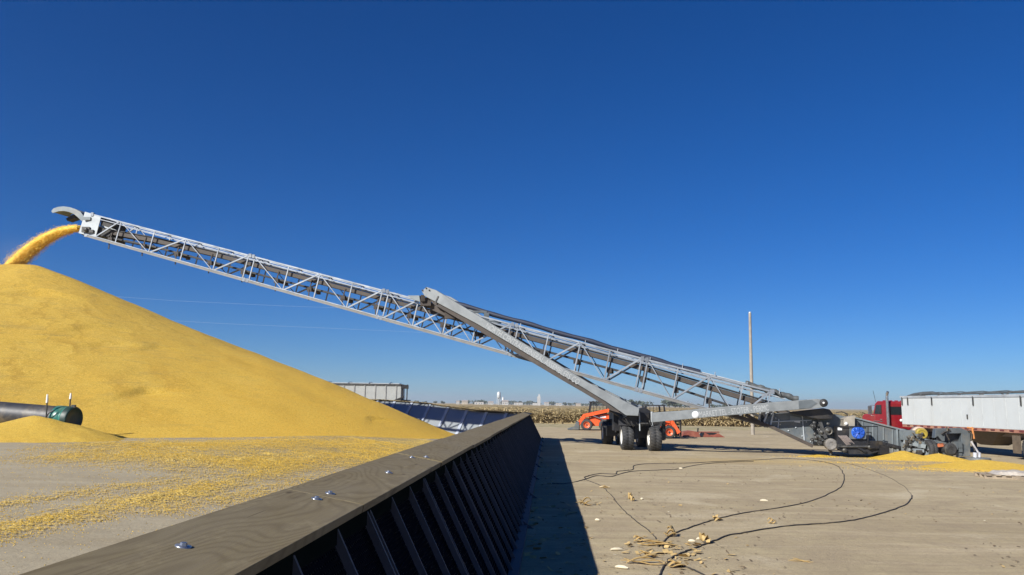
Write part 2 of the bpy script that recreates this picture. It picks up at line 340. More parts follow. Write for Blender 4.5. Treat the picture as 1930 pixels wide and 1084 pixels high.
def perf_mat():
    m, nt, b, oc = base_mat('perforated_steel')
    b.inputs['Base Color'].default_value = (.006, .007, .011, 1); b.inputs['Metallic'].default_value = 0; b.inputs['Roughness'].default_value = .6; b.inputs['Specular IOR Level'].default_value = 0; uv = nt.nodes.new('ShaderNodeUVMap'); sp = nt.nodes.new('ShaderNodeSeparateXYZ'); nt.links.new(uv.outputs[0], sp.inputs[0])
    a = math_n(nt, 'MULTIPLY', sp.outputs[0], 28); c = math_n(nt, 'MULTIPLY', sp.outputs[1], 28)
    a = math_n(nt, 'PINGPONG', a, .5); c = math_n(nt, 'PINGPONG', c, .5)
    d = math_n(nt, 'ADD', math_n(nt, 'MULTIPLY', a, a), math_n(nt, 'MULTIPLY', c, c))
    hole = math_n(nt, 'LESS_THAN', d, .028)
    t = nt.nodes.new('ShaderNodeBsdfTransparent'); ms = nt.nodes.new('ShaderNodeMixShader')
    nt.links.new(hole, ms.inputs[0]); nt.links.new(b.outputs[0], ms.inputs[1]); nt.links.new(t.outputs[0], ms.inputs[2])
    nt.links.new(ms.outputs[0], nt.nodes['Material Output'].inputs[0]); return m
perf = perf_mat()
def inner_mat():
    m, nt, b, oc = base_mat('shade_banded_sheet')
    sp = nt.nodes.new('ShaderNodeSeparateXYZ'); nt.links.new(oc, sp.inputs[0])
    f = noise_n(nt, 1.3, oc, 8, .65); h = math_n(nt, 'MULTIPLY_ADD', f, .22, sp.outputs[2])
    k = ramp(nt, math_n(nt, 'MULTIPLY', h, .5), [(.56, (1, 1, 1)), (.6, (0, 0, 0))])
    col = mix(nt, k, (.24, .27, .3), (.27, .29, .295)); col = mix(nt, ramp(nt, f, [(.4, (0, 0, 0)), (.7, (.3,)*3)]), col, (.17, .2, .24))  # upper part slightly darker and bluer: conveyor shadow put into the sheet colour
    nt.links.new(col, b.inputs['Base Color']); b.inputs['Roughness'].default_value = .42; b.inputs['Metallic'].default_value = .6; return m
inner = inner_mat()
wall_rib = M('blue_steel_rib', (.075, .08, .1), .6, 0, .15, 3, spec=.15)
rail_m = M('dark_wall_rail', (.006, .009, .009), .8, 0, .2, 3, spec=0)
batten = M('pale_wall_batten', (.34, .38, .45), .5, .3, .15, 3, DUST, .2)

# ------------------------------------------------------------------ ground, field
def spaced(a, lo, hi, n, fine):
    left = a - (fine*n + 0); t = np.linspace(0, 1, 36)
    mid = np.arange(a-fine*n, a+fine*n+1e-6, fine)
    L = mid[0] + (lo-mid[0])*t[1:]**3; R = mid[-1] + (hi-mid[-1])*t[1:]**3
    return np.concatenate([L[::-1], mid, R])
xs = spaced(0, -4000, 4000, 60, .8); ys = spaced(36, -600, 6500, 50, .8)
def ground_z(X, Y):
    near = 1-npss(60, 110, np.hypot(X, Y-20))
    return np_mound(X, Y) + vnoise(X, Y, .25, 3, 3)*.03*near*npss(4, 9, np.hypot(X+1, Y))
g = grid_mesh('ground', xs, ys, ground_z, earth); tag(g, 'packed tan earth yard', kind='structure')

fieldm = M('dry_field', (.34, .27, .16), .9, 0, .2, .4, (.2, .2, .09), .5, streak=(.1, 1, 1))
fx = np.linspace(-900, 900, 40); fy = np.linspace(76, 2400, 40)
fo = grid_mesh('field', fx, fy, lambda X, Y: np.full(X.shape, .05), fieldm); tag(fo, 'dry harvested fields out to the horizon', kind='structure')
strip = M('green_verge', (.3, .25, .14), .9, 0, .3, 1.2, (.15, .15, .05), .7, .3)

# ------------------------------------------------------------------ bunker walls
def wall_quad(name, mat, parent, pts, uvs=None):
    me = bpy.data.meshes.new(name); me.from_pydata([tuple(p) for p in pts], [], [tuple(range(len(pts)))])
    if uvs:
        ul = me.uv_layers.new(name='UVMap')
        for i, q in enumerate(uvs): ul.data[i].uv = q
    me.materials.append(mat); o = bpy.data.objects.new(name, me); COL.objects.link(o); o.parent = parent; return o
def bunker_wall(label, start, ang, length, near):
    root = thing('bunker_wall', label, 'retaining wall', (start[0], start[1], 0), ang)
    R = Matrix.Rotation(ang, 3, 'Z'); st = Vector((start[0], start[1], 0))
    def gz(x, y):
        p = R @ Vector((x, y, 0)) + st; return mound(p.x, p.y)
    XO, XC, XI, ZT = -.42, -1.2, -2.25, 1.44     # outer foot, crest, inner foot, crest height
    dr = .7; n = int(length/dr); zc = lambda y: gz(XC, y)
    sec = 3 if near else 2
    for k in range(0, n, sec):
        y0, y1 = k*dr, min(n, k+sec)*dr; za, zb = zc(y0), zc(y1)
        W = y1-y0
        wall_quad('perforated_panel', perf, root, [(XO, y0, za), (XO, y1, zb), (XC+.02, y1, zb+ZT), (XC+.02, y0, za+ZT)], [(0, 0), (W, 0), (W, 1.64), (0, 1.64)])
        pm = MB().prism([(XI, y0+.005, za+.0), (XI, y1-.005, zb+.0), (XC-.02, y1-.005, zb+ZT), (XC-.02, y0+.005, za+ZT)], (.02, 0, -.02))
        p = pm.build('inner_panel', inner, root)
        if not near:
            b = MB(); nrm = Vector((-ZT, 0, XC-XI)).normalized()*.03
            b.beam(Vector((XI, y0, za))+nrm, Vector((XC-.02, y0, za+ZT))+nrm, .2, .05, nrm); b.build('batten', batten, root)
    for k in range(n+1):
        y = k*dr; z = zc(y); b = MB(); nr = Vector((ZT, 0, XC-XO)).normalized()
        nr = Vector((ZT, 0, -(XO-XC)*-1)).normalized()
        for dy in ((-.035, .035) if k % 3 == 0 else (0,)):
            b.beam((XO+.03, y+dy, z), (XC+.11, y+dy, z+ZT-.06), .02, .045, (1, 0, .6))
        b.build('rib', wall_rib, root)
    for k in range(0, n, 6):
        y0, y1 = k*dr, min(n, k+6)*dr; z0, z1 = zc(y0), zc(y1)
        b = MB().beam((XC+.12, y0, z0+ZT-.09), (XC+.12, y1-.01, z1+ZT-.09), .05, .13, (0, 0, 1)); b.build('top_rail', rail_m, root)
        b = MB().beam((XO+.03, y0, z0+.04), (XO+.03, y1-.01, z1+.04), .12, .07)
        b.prism([(XO+.05, y0+2.1, z0+.02), (XO+.2, y0+2.1, z0+.02), (XO+.02, y0+2.1, z0+.14)], (0, .015, 0))
        b.build('base_angle', wall_rib, root)
    y = 0; bl = 3.05 if near else 3.6; k = 0; first = True
    til = math.radians(10)
    while y < length-.3:
        y1 = min(length, y+bl-(.4 if first and near else 0)); first = False
        ya, yb = y+.0015, y1-.0015; za, zb = zc(ya)+ZT+.05, zc(yb)+ZT+.05
        cw, ct = .42, .042; sk = random.uniform(-.012, .012); dz = random.uniform(-.004, .004)
        ex = Vector((math.cos(til), 0, -math.sin(til))); ez = Vector((math.sin(til), 0, math.cos(til)))
        a = Vector((XC+.04, ya, za+dz)); bb = Vector((XC+.04+sk, yb, zb+dz)); mb = MB()
        vs = [p + ex*(sx*cw/2) + ez*(sz*ct/2) for p in (a, bb) for sx, sz in ((-1, -1), (1, -1), (1, 1), (-1, 1))]
        mb.add(vs, [(3, 2, 1, 0), (4, 5, 6, 7), (0, 1, 5, 4), (1, 2, 6, 5), (2, 3, 7, 6), (3, 0, 4, 7)])
        o = mb.build('cap_board', lumber, root, bevel=.002)
        L = yb-ya; bolts = [.12, L*.5, L-.12] if near else []
        for q in bolts:
            t = q/L; c = a.lerp(bb, t) + ez*(ct/2) + ex*random.uniform(-.05, .05)
            if c.y > 9: continue
            mb = MB(); mb.lathe(c, ez, [(.0, .006), (.027, .004), (.027, .0)], 16); mb.lathe(c, ez, [(0, .015), (.011, .014), (.013, .004)], 6, False)
            mb.build('bolt', boltm, o)
        y = y1; k += 1
    return root
NA = -math.atan(.048)
D = Vector((.048, 1, 0)).normalized()
bunker_wall('long near bunker wall with wooden cap board and black ribbed side', (D.x*-1.5, D.y*-1.5), NA, 47.6, True)
corner = Vector((D.x*46.1, D.y*46.1, 0)) + Vector((-1.2, .0, 0))
FA = math.radians(58)
R2 = Matrix.Rotation(FA, 3, 'Z'); st2 = corner - R2 @ Vector((-1.2, 0, 0))
bunker_wall('far sloping blue grey bunker wall with pale battens behind the corn', (st2.x, st2.y), FA, 21, False)

# ------------------------------------------------------------------ corn pile
PC = Vector((-27.2, 44.3)); PA, PB, PH = 24.4, 19.2, 8.95
def pile_z(X, Y):
    dx, dy = X-PC.x, Y-PC.y
    dx = np.where(dx < 0, np.minimum(0, dx+9), dx)        # ridge running on to the left
    wob = 1 + .035*vnoise(X, Y, .13, 5, 3)
    r = np.sqrt((dx/PA)**2 + (dy/PB)**2)*wob
    rs = np.sqrt(r*r+.0006)-.003
    q = 1-rs; z = PH*np.where(q > 0, np.abs(q)**1.12, q)
    z = z + np.where(z > .2, vnoise(X, Y, .22, 8, 4)*.16*npss(.0, .3, 1-r), 0)
    z = z + .05*np.maximum(0, vnoise(X*.5, Y, .8, 21, 4))*npss(.05, .2, 1-r)*npss(0, .1, r)
    return z + np_mound(X, Y)
SCARPS = [((18, 545), 2.0, .26), ((60, 552), 1.4, .22), ((182, 622), 1.6, .16), ((208, 648), 1.3, .18), ((288, 738), 1.2, .3), ((110, 640), 1.8, .1), ((300, 660), 1.6, .12), ((720, 795), 1.2, .12)]
px_ = np.arange(-64, -1.5, .16); py_ = np.arange(23, 66, .2)
Xp, Yp = np.meshgrid(px_, py_); Zp = pile_z(Xp, Yp)
for (sx, sy), rad, dep in SCARPS:                           # little slumps on the face
    best = None; 
    for Yt in np.arange(24, 60, .1):
        p = at(sx, sy, Yt)
        if pile_z(np.array([p.x]), np.array([p.y]))[0] > p.z: best = p; break
    if best is None: continue
    dx, dy = Xp-best.x, Yp-best.y; up = Vector((PC.x-best.x, PC.y-best.y)).normalized()
    t = dx*up.x+dy*up.y; s_ = dx*-up.y+dy*up.x; arc = t - .35*rad + .3*s_*s_/rad + vnoise(Xp, Yp, 1.2, 4, 3)*.3
    m = np.exp(-(s_/rad)**2)*np.exp(-np.maximum(0, -arc)/rad*1.6)
    Zp = Zp - dep*m*npss(.12, -.12, arc)
v = np.stack([Xp, Yp, Zp], -1).reshape(-1, 3); nx, ny = len(px_), len(py_)
i = (np.arange(ny-1)[:, None]*nx + np.arange(nx-1)[None, :]).ravel(); f = np.stack([i, i+1, i+nx+1, i+nx], -1)
keep = (v[f][:, :, 2] - np_mound(v[f][:, :, 0], v[f][:, :, 1])).max(1) > -.25
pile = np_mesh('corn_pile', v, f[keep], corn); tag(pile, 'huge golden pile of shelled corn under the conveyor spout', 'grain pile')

def heap(label, c, a, b, h, rot=0, name='corn_heap', group=None, seed=1):
    xs = np.linspace(-1.15, 1.15, 70); ys = np.linspace(-1.15, 1.15, 60); X, Y = np.meshgrid(xs, ys)
    r = np.sqrt(X*X+Y*Y)*(1+.12*vnoise(X, Y, 1.7, seed, 3)); z = h*(1-np.sqrt(r*r+.006)) + vnoise(X, Y, 4, seed+3, 3)*h*.06
    cx, sx = math.cos(rot), math.sin(rot); xx, yy = X*a*cx-Y*b*sx, X*a*sx+Y*b*cx
    zz = z + np_mound(xx+c[0], yy+c[1])
    v = np.stack([xx, yy, zz], -1).reshape(-1, 3); nx, ny = 70, 60
    i = (np.arange(ny-1)[:, None]*nx + np.arange(nx-1)[None, :]).ravel(); f = np.stack([i, i+1, i+nx+1, i+nx], -1)
    f = f[(z.reshape(-1)[f]).max(1) > -.08]
    o = np_mesh(name, v, f, corn_small); o.location = (c[0], c[1], 0); return tag(o, label, 'grain heap', group)
c = at(66, 800, 26.5); heap('small corn heap drawn up round the black pipe with green cap', (c.x, c.y), 2.9, 2.0, .82, seed=4)
c = G(1728, 869); heap('corn heap spilled under the conveyor tail left of its small tyre', (c.x, c.y+1.1), 1.35, 1.0, .36, seed=6)
c = G(1800, 872); heap('low corn heap between the small tyre and the round foot plate', (c.x, c.y+1.2), 1.3, .8, .3, seed=9)
c = G(1870, 886); heap('broad corn heap behind the pallet at the right edge', (c.x+.4, c.y+1.2), 2.3, 1.0, .3, seed=12)
c = G(1545, 860); heap('thin yellow corn spill beside the dark shade line', (c.x, c.y), .8, .35, .07, seed=15)

# spilled corn over the pad: a ragged thin layer sinking into the ground, and loose kernels
def seg_d(X, Y, pts):
    d = np.full(X.shape, 1e9)
    for a, b in zip(pts[:-1], pts[1:]):
        ax, ay, bx, by = a.x, a.y, b.x, b.y; L2 = (bx-ax)**2+(by-ay)**2
        t = np.clip(((X-ax)*(bx-ax)+(Y-ay)*(by-ay))/L2, 0, 1); d = np.minimum(d, np.hypot(X-ax-t*(bx-ax), Y-ay-t*(by-ay)))
    return d
stA = [G(*p) for p in ((-80, 1012), (60, 985), (200, 958), (330, 930), (470, 900), (600, 876), (760, 848))]
stB = [G(*p) for p in ((-60, 962), (60, 942), (160, 928), (300, 908), (450, 888))]
stC = [G(*p) for p in ((235, 858), (330, 862), (450, 866), (560, 868), (660, 858), (760, 846))]
stD = [G(*p) for p in ((300, 840), (430, 840), (640, 839), (830, 836))]
stE = [G(*p) for p in ((300, 958), (450, 935), (620, 890))]
def spill(X, Y):
    n = vnoise(X, Y, .9, 31, 5); n2 = vnoise(X, Y, 5, 37, 3)
    a = np.maximum.reduce([1.4-seg_d(X, Y, stA)/.55, .8-seg_d(X, Y, stB)/.6, 1.9-seg_d(X, Y, stC)/1.2, 2.0-seg_d(X, Y, stD)/1.5, .4-seg_d(X, Y, stE)/.9])
    return a + n*.9 + n2*.7 - .42
def dither_mat():
    m, nt, b, oc = base_mat('scattered_corn'); at_ = nt.nodes.new('ShaderNodeAttribute'); at_.attribute_name = 'corn_cover'
    v = nt.nodes.new('ShaderNodeTexVoronoi'); v.inputs['Scale'].default_value = 46; nt.links.new(oc, v.inputs['Vector'])
    sp = nt.nodes.new('ShaderNodeSeparateColor'); nt.links.new(v.outputs['Color'], sp.inputs[0])
    nz = noise_n(nt, 7, oc, 6, .75); d = math_n(nt, 'ADD', at_.outputs['Fac'], math_n(nt, 'MULTIPLY_ADD', nz, 1.5, -.75))
    on_ = math_n(nt, 'LESS_THAN', sp.outputs[0], d)
    nt.links.new(ramp(nt, sp.outputs[1], [(.1, (.5, .32, .05)), (.5, (.68, .46, .085)), (.9, (.82, .6, .17))]), b.inputs['Base Color']); b.inputs['Roughness'].default_value = .65
    bump(nt, b, v.outputs['Distance'], .25, .01)
    t = nt.nodes.new('ShaderNodeBsdfTransparent'); ms = nt.nodes.new('ShaderNodeMixShader'); nt.links.new(on_, ms.inputs[0]); nt.links.new(t.outputs[0], ms.inputs[1]); nt.links.new(b.outputs[0], ms.inputs[2])
    nt.links.new(ms.outputs[0], nt.nodes['Material Output'].inputs[0]); return m
gx = np.arange(-27, 0, .09); gy = np.arange(7, 38, .09); Xs, Ys = np.meshgrid(gx, gy); sp = spill(Xs, Ys)
Zs = ground_z(Xs, Ys) + .022 + np.maximum(0, vnoise(Xs, Ys, 1.6, 44, 4))*.09*npss(.5, 1.4, sp)
v = np.stack([Xs, Ys, Zs], -1).reshape(-1, 3); nx, ny = len(gx), len(gy)
i = (np.arange(ny-1)[:, None]*nx + np.arange(nx-1)[None, :]).ravel(); f = np.stack([i, i+1, i+nx+1, i+nx], -1)
dens = (np.clip((sp+.55)*.31, .012, .66)*npss(0, .4, -2.3+.048*Ys-Xs)).reshape(-1)
f = f[dens[f].max(1) > .02]
o = np_mesh('spilled_corn', v, f, dither_mat()); o.visible_shadow = True; tag(o, 'thin streaks of corn run over on the pad', kind='stuff')
o.data.attributes.new('corn_cover', 'FLOAT', 'POINT').data.foreach_set('value', dens.astype(np.float32))
def kernels(name, P, size, mat, label):
    n = len(P); base = np.array([[-1, -.6, 0], [1, -.6, 0], [1, .6, 0], [-1, .6, 0], [-.6, -.3, .8], [.6, -.3, .8], [.6, .3, .8], [-.6, .3, .8]])
    a = RNG.uniform(0, 6.28, n); s = RNG.uniform(.7, 1.25, n)*size
    R = np.zeros((n, 3, 3)); R[:, 0, 0] = np.cos(a); R[:, 0, 1] = -np.sin(a); R[:, 1, 0] = np.sin(a); R[:, 1, 1] = np.cos(a); R[:, 2, 2] = 1
    v = np.einsum('nij,kj->nki', R, base)*s[:, None, None] + P[:, None, :]
    q = np.array([[4, 5, 6, 7], [0, 1, 5, 4], [1, 2, 6, 5], [2, 3, 7, 6], [3, 0, 4, 7]])
    f = (np.arange(n)[:, None, None]*8 + q[None]).reshape(-1, 4)
    o = np_mesh(name, v.reshape(-1, 3), f, mat, False); return tag(o, label, kind='stuff')
X = RNG.uniform(-14, 0, 900000); Y = 5 + 28*RNG.random(900000)**1.3
a = spill(X, Y); keep = (RNG.random(len(X)) < np.clip((a+1.3)*.16, .006, .5)) & (np.abs(X) < .72*Y+2) & (X < -2.2+.048*Y)
X, Y = X[keep][:90000], Y[keep][:90000]
kernels('loose_kernels', np.stack([X, Y, ground_z(X, Y)+np.clip(spill(X, Y), 0, 1.6)*.03], -1), .0085, corn_small, 'loose corn kernels on the concrete pad')

# ------------------------------------------------------------------ grain conveyor
CN = Vector((.22, 1, 0)).normalized(); CP = Vector((0, 37.6, 0)); CX = Vector((1, -.22, 0)).normalized()
def PL(px, py, off=0.0): return on(px, py, CP + CN*off, CN)
def lerp_tab(tab, x):
    for (x0, y0), (x1, y1) in zip(tab[:-1], tab[1:]):
        if x <= x1 or (x1, y1) == tab[-1]: return y0+(y1-y0)*(x-x0)/(x1-x0)
TT = [(160, 400.5), (1217, 677.5), (1540, 760)]; BT = [(148, 439), (226, 461.5), (1217, 739), (1370, 784), (1450, 803), (1535, 840)]
T = lambda x: lerp_tab(TT, x); B = lambda x: lerp_tab(BT, x)
O = Vector((6.0, 38.5, 0))
conv = thing('grain_conveyor', 'long galvanised truss belt conveyor throwing corn onto the pile', 'conveyor', O)
def cb(mb, name, mat, parent=conv, bevel=0): return mb.build(name, mat, parent, O, bevel)
TW = 1.35; WN = CN*TW
joints = [172, 475, 727, 970, 1215, 1460]
posts = [[229, 292, 351, 413, 469], [481, 545, 603, 665, 721], [733, 789, 846, 901, 963], [977, 1034, 1094, 1150, 1209], [1221, 1278, 1338, 1400, 1452]]
for sidx in range(5):
    x0, x1 = joints[sidx], joints[sidx+1]; mb = MB()
    tn0, tn1, bn0, bn1 = PL(x0, T(x0)), PL(x1, T(x1)), PL(x0-12, B(x0-12)), PL(x1-12, B(x1-12))
    for w_ in (Vector(), WN):
        mb.beam(tn0+w_, tn1+w_, .07, .07); mb.beam(bn0+w_+Vector((0, 0, .05)), bn1+w_+Vector((0, 0, .05)), .13, .045)
        mb.beam(tn0+w_+Vector((0, 0, -.16)), tn1+w_+Vector((0, 0, -.16)), .04, .04)
    ud = (tn1-tn0).normalized()*.1
    for q in (tn0+ud, tn1-ud, bn0+ud, bn1-ud): mb.box(q, (.14, .15, .2)); mb.box(q+WN, (.14, .15, .2))
    sec = cb(mb, 'truss_section', galv)
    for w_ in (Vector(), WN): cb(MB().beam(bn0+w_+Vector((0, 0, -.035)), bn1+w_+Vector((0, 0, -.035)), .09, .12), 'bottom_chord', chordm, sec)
    ps = posts[sidx]
    for k, x in enumerate(ps):
        t, b = PL(x, T(x)), PL(x-12, B(x-12))
        for w_ in (Vector(), WN): cb(MB().beam(t+w_, b+w_, .055, .055, CN), 'post', galv, sec)
        cb(MB().beam(t, t+WN, .05, .05), 'cross_brace', galv, sec); cb(MB().beam(b, b+WN, .06, .06), 'cross_brace', galv, sec)
        if k < 4: cb(MB().beam(t, PL(ps[k+1], T(ps[k+1]))+WN, .03, .03), 'wind_brace', galv, sec)
        if k < 4:
            xn = ps[k+1]; tn, bn = PL(xn, T(xn)), PL(xn-12, B(xn-12))
            up = (k % 2 == 1) or sidx == 2
            for w_ in (Vector(), WN):
                if up: cb(MB().beam(b+w_, tn+w_, .07, .07, CN), 'diagonal_brace', galv, sec)
                if not up or sidx == 2: cb(MB().beam(t+w_, bn+w_, .038, .038, CN), 'tie_rod', galv, sec)
# first panel behind the head box
for w_ in (Vector(), WN): cb(MB().beam(PL(181, 446)+w_, PL(226, T(226))+w_, .07, .07, CN), 'diagonal_brace', galv)
# belt frame, carrying belt, return belt, rollers
MID = TW/2
def fr(x, f, off=MID): return PL(x, T(x)+(B(x)-T(x))*f, off)
bl = [(166, .78), (205, .62), (300, .42), (420, .33), (700, .3), (1217, .3), (1455, .42), (1520, .6)]
m = MB()
for (xa, fa), (xb, fb) in zip(bl[:-1], bl[1:]): m.beam(fr(xa, fa), fr(xb, fb), .95, .2)
cb(m, 'belt_trough', rust)
m = MB()
for (xa, fa), (xb, fb) in zip(bl[:-1], bl[1:]): m.beam(fr(xa, fa)+Vector((0, 0, .17)), fr(xb, fb)+Vector((0, 0, .17)), .8, .05)
cb(m, 'carrying_belt', rubber_b)
rb_ = [(168, .9), (300, .68), (700, .6), (1217, .58), (1400, .72), (1440, .8)]
m = MB()
for (xa, fa), (xb, fb) in zip(rb_[:-1], rb_[1:]): m.beam(fr(xa, fa), fr(xb, fb), .85, .09)
cb(m, 'return_belt', rubber_b)
for x in range(220, 1440, 62):
    f = lerp_tab(rb_, x); p = fr(x, f)-Vector((0, 0, .1)); m = MB().tube(p-CN*.5, p+CN*.5, .07, 10); m.box(p-CN*.52, (.22, .06, .22)); m.box(p+CN*.52, (.22, .06, .22))
    m.beam(p-CN*.55, p-CN*.55-Vector((0, 0, .55)), .05, .05); m.beam(p-CN*.52, p-CN*.52+Vector((.12, 0, .5)), .05, .05)
    cb(m, 'return_roller', rust)
# head box, chute, hood
m = MB().prism([PL(160, 399, -.03), PL(190.5, 408, -.03), PL(180, 447, -.03), PL(148, 439.5, -.03), PL(154, 421, -.03)], CN*.05)
pg = M('pale_galvanised_sheet', (.33, .355, .365), .45, .25, .12, 2)
hb = cb(m, 'head_plate', pg)
cb(MB().prism([PL(160, 399, -.03)+WN, PL(190.5, 408, -.03)+WN, PL(180, 447, -.03)+WN, PL(148, 439.5, -.03)+WN, PL(154, 421, -.03)+WN], CN*.05), 'head_plate', pg)
m = MB().box(PL(162, 433, -.1), (.42, .12, .3)); m.lathe(PL(162, 433, -.2), -CN, [(.0, .08), (.1, .08), (.12, 0)], 14); m.box(PL(171, 436, -.1), (.3, .1, .16)); cb(m, 'head_bearing', engine_m, hb)
cb(MB().box(PL(164, 412, -.1), (.4, .08, .16)), 'bracket', greylight, hb)
m = MB().lathe(PL(161, 432, .02), CN, [(.0, 0), (.36, 0), (.36, TW-.06), (0, TW-.06)], 20); cb(m, 'head_pulley', rubber_b)
m = MB().prism([PL(191, 409, .1), PL(213, 420, .1), PL(208, 430, .1), PL(190, 424, .1)], CN*(TW-.2)); m.prism([PL(182, 445, .15), PL(187, 428, .15), PL(213, 436, .15), PL(205, 446, .15)], CN*(TW-.3)); cb(m, 'loading_skirt', rubber_b)
outer = [(158, 408), (152, 399.5), (142, 394), (131, 390.5), (120, 389), (109, 390), (100.5, 393), (96.5, 398)]
inn = [(154, 417), (147, 410), (140, 404), (130, 399.5), (120, 397.5), (111, 398), (104, 400), (99, 401.5)]
m = MB()
for off in (-.02, TW-.02):
    for k in range(7): m.prism([PL(*outer[k], off), PL(*outer[k+1], off), PL(*inn[k+1], off), PL(*inn[k], off)], CN*.04)
for k in range(7):
    a, b = PL(*outer[k], .0), PL(*outer[k+1], .0); m.add([a, b, b+WN, a+WN], [(0, 1, 2, 3)], True); z = Vector((0, 0, -.03)); m.add([a+z, b+z, b+WN+z, a+WN+z], [(3, 2, 1, 0)], True)
cb(m, 'deflector_hood', greylight)
m = MB().prism([PL(124, 412, .5), PL(127, 416.5, .5), PL(143, 411, .5), PL(138, 404, .5)], CN*.4); cb(m, 'rubber_flap', rubber_b)
# struts, tie beams
def strut(off, lead):
    poly = [(795, 549), (804, 541), (822, 547), (1000, 655), (1110, 722), (1205, 770), (1203, 784), (1180, 783), (1142, 757), (1060, 707), (900, 611), (800, 558)]
    P_ = [PL(x, y, off if lead else -.72) + (Vector() if lead else CN*(off+.72)) for x, y in poly]
    s = cb(MB().prism(P_, CN*.4), 'support_strut', strutm, bevel=.015)
    poly = [(806, 560), (900, 612), (1060, 708), (1142, 758), (1172, 780), (1150, 773), (1138, 763), (1100, 740), (1060, 717), (900, 622), (818, 574)]
    P_ = [PL(x, y, -.64) + CN*(off+.72) for x, y in poly]
    cb(MB().prism(P_, CN*.3), 'dark_recess_beam', rust, s); return s  # dark recess under the strut face, its shade built as a brown beam
sn = strut(-.72, True); sf = strut(TW+.35, False)
m = MB()
for x, y in ((796, 547), (803, 543), (809, 547)): m.lathe(PL(x, y, -.74), -CN, [(0, .03), (.035, .03), (.035, 0)], 8)
m.beam(PL(820, 571, -.74), PL(826, 558, -.74), .03, .05); cb(m, 'pivot_pin', engine_m, sn)
cb(MB().prism([PL(768, 557, -.3), PL(790, 557, -.3), PL(792, 569, -.3), PL(775, 563, -.3)], CN*(TW+.6)), 'pivot_cover', greylight)
m = MB().beam(PL(797, 562, -.7), PL(797, 562, TW+.7), .22, .3); m.box(PL(803, 569, -.4), (.5, .3, .4)); m.box(PL(848, 595, -.3), (.5, .25, .3)); m.beam(PL(800, 572, -.2), PL(860, 600, -.2), .2, .25); cb(m, 'pivot_bracket', rust)
bp = [(1228, 778), (1280, 774.5), (1453, 758.5), (1540, 752), (1556, 754), (1558, 766), (1545, 769), (1453, 776), (1280, 791.5), (1228, 796.5)]
tn_ = cb(MB().prism([PL(x, y, -.95) for x, y in bp], CN*.35), 'tie_beam', strutm, bevel=.015)
cb(MB().prism([PL(x, y, -.95)+CN*(TW+1.7) for x, y in bp], CN*.35), 'tie_beam', black)  # far tie beam coloured black, its shade put into the colour
m = MB().lathe(PL(1552.5, 759.5, -.96), -CN, [(0, .06), (.15, .06), (.17, 0)], 20); cb(m, 'end_roller', rubber_b, tn_)
m = MB().lathe(PL(1552.5, 759.5, -1.03), -CN, [(0, .03), (.045, .03), (.045, 0)], 12); cb(m, 'roller_hub', whitem, tn_)
m = MB().prism([PL(x, y, -.97) for x, y in ((1505, 755.6), (1530, 753.6), (1540, 760), (1528, 768.5), (1506, 770.5))], CN*.02); cb(m, 'wear_patch', greysteel, tn_)
m = MB().lathe(PL(1311, 781.8, -.955), -CN, [(0, .015), (.15, .015), (.155, 0)], 28); cb(m, 'round_emblem', whitem, tn_)
m = MB().lathe(PL(1311, 781.8, -.973), -CN, [(.085, .0), (.1, .0)], 24); cb(m, 'emblem_ring', M('emblem_grey', (.6, .64, .66), .5, 0, .05), tn_)
def text(txt, p0, p1, h, off, parent, mat, name='lettering'):
    a, b = PL(*p0, off), PL(*p1, off); cu = bpy.data.curves.new(name, 'FONT'); cu.body = txt; cu.size = 1; cu.extrude = .001
    o = bpy.data.objects.new(name, cu); COL.objects.link(o); cu.materials.append(mat)
    bpy.context.view_layer.update(); wd = max(.1, o.dimensions.x)
    x = (b-a); L = x.length; x.normalize(); z = -CN; y = z.cross(x).normalized()
    mt = Matrix((x*(L/wd), y*h*1.35, z)).transposed().to_4x4(); mt.translation = a-O
    bpy.context.view_layer.update(); me = bpy.data.meshes.new_from_object(o.evaluated_get(bpy.context.evaluated_depsgraph_get())); bpy.data.objects.remove(o)
    o = bpy.data.objects.new(name, me); COL.objects.link(o); o.parent = parent; o.matrix_local = mt; return o
lett = M('white_lettering', (.33, .345, .35), .5, 0, .05)
text('MARKET TEL - STOTER - PERMC', (1318, 786.5), (1449, 773.5), .26, -.9525, tn_, lett)
text('NORTH CENTRAL GENERAL ASSEMBLERS CO', (914, 617), (1088, 725), .27, -.7225, sn, lett)
# rolled tarps and rails over the truss
def tarp_roll(x0, y0, x1, y1, r, mat):
    pts = [PL(x0+(x1-x0)*t, y0+(y1-y0)*t, .35)+Vector((0, 0, .02*math.sin(t*26))) for t in np.linspace(0, 1, 26)]
    cb(MB().path(pts, r, 10, True, [r*(1+.12*math.sin(k*1.9)) for k in range(26)]), 'rolled_tarp', mat)
tarp_roll(856, 571.5, 1320, 702, .115, tarp); tarp_roll(1405, 723, 1505, 753, .13, tarp_d)
m = MB().tube(PL(1316, 700, .35), PL(1406, 723, .35), .025); m.tube(PL(890, 592, .5), PL(1500, 752, .5), .03); m.tube(PL(890, 598, 1.0), PL(1480, 752, 1.0), .03)
for x in range(920, 1480, 61): m.tube(PL(x, T(x), 0), PL(x+1, T(x)-9, .4), .02)
cb(m, 'tarp_rail', galv_dull)
m = MB().box(PL(917, 600, .1), (.25, .2, .5)); m.box(PL(931, 607, .1), (.7, .2, .12)); m.box(PL(900, 588, .2), (.9, .2, .1)); cb(m, 'limit_switch_box', greysteel)
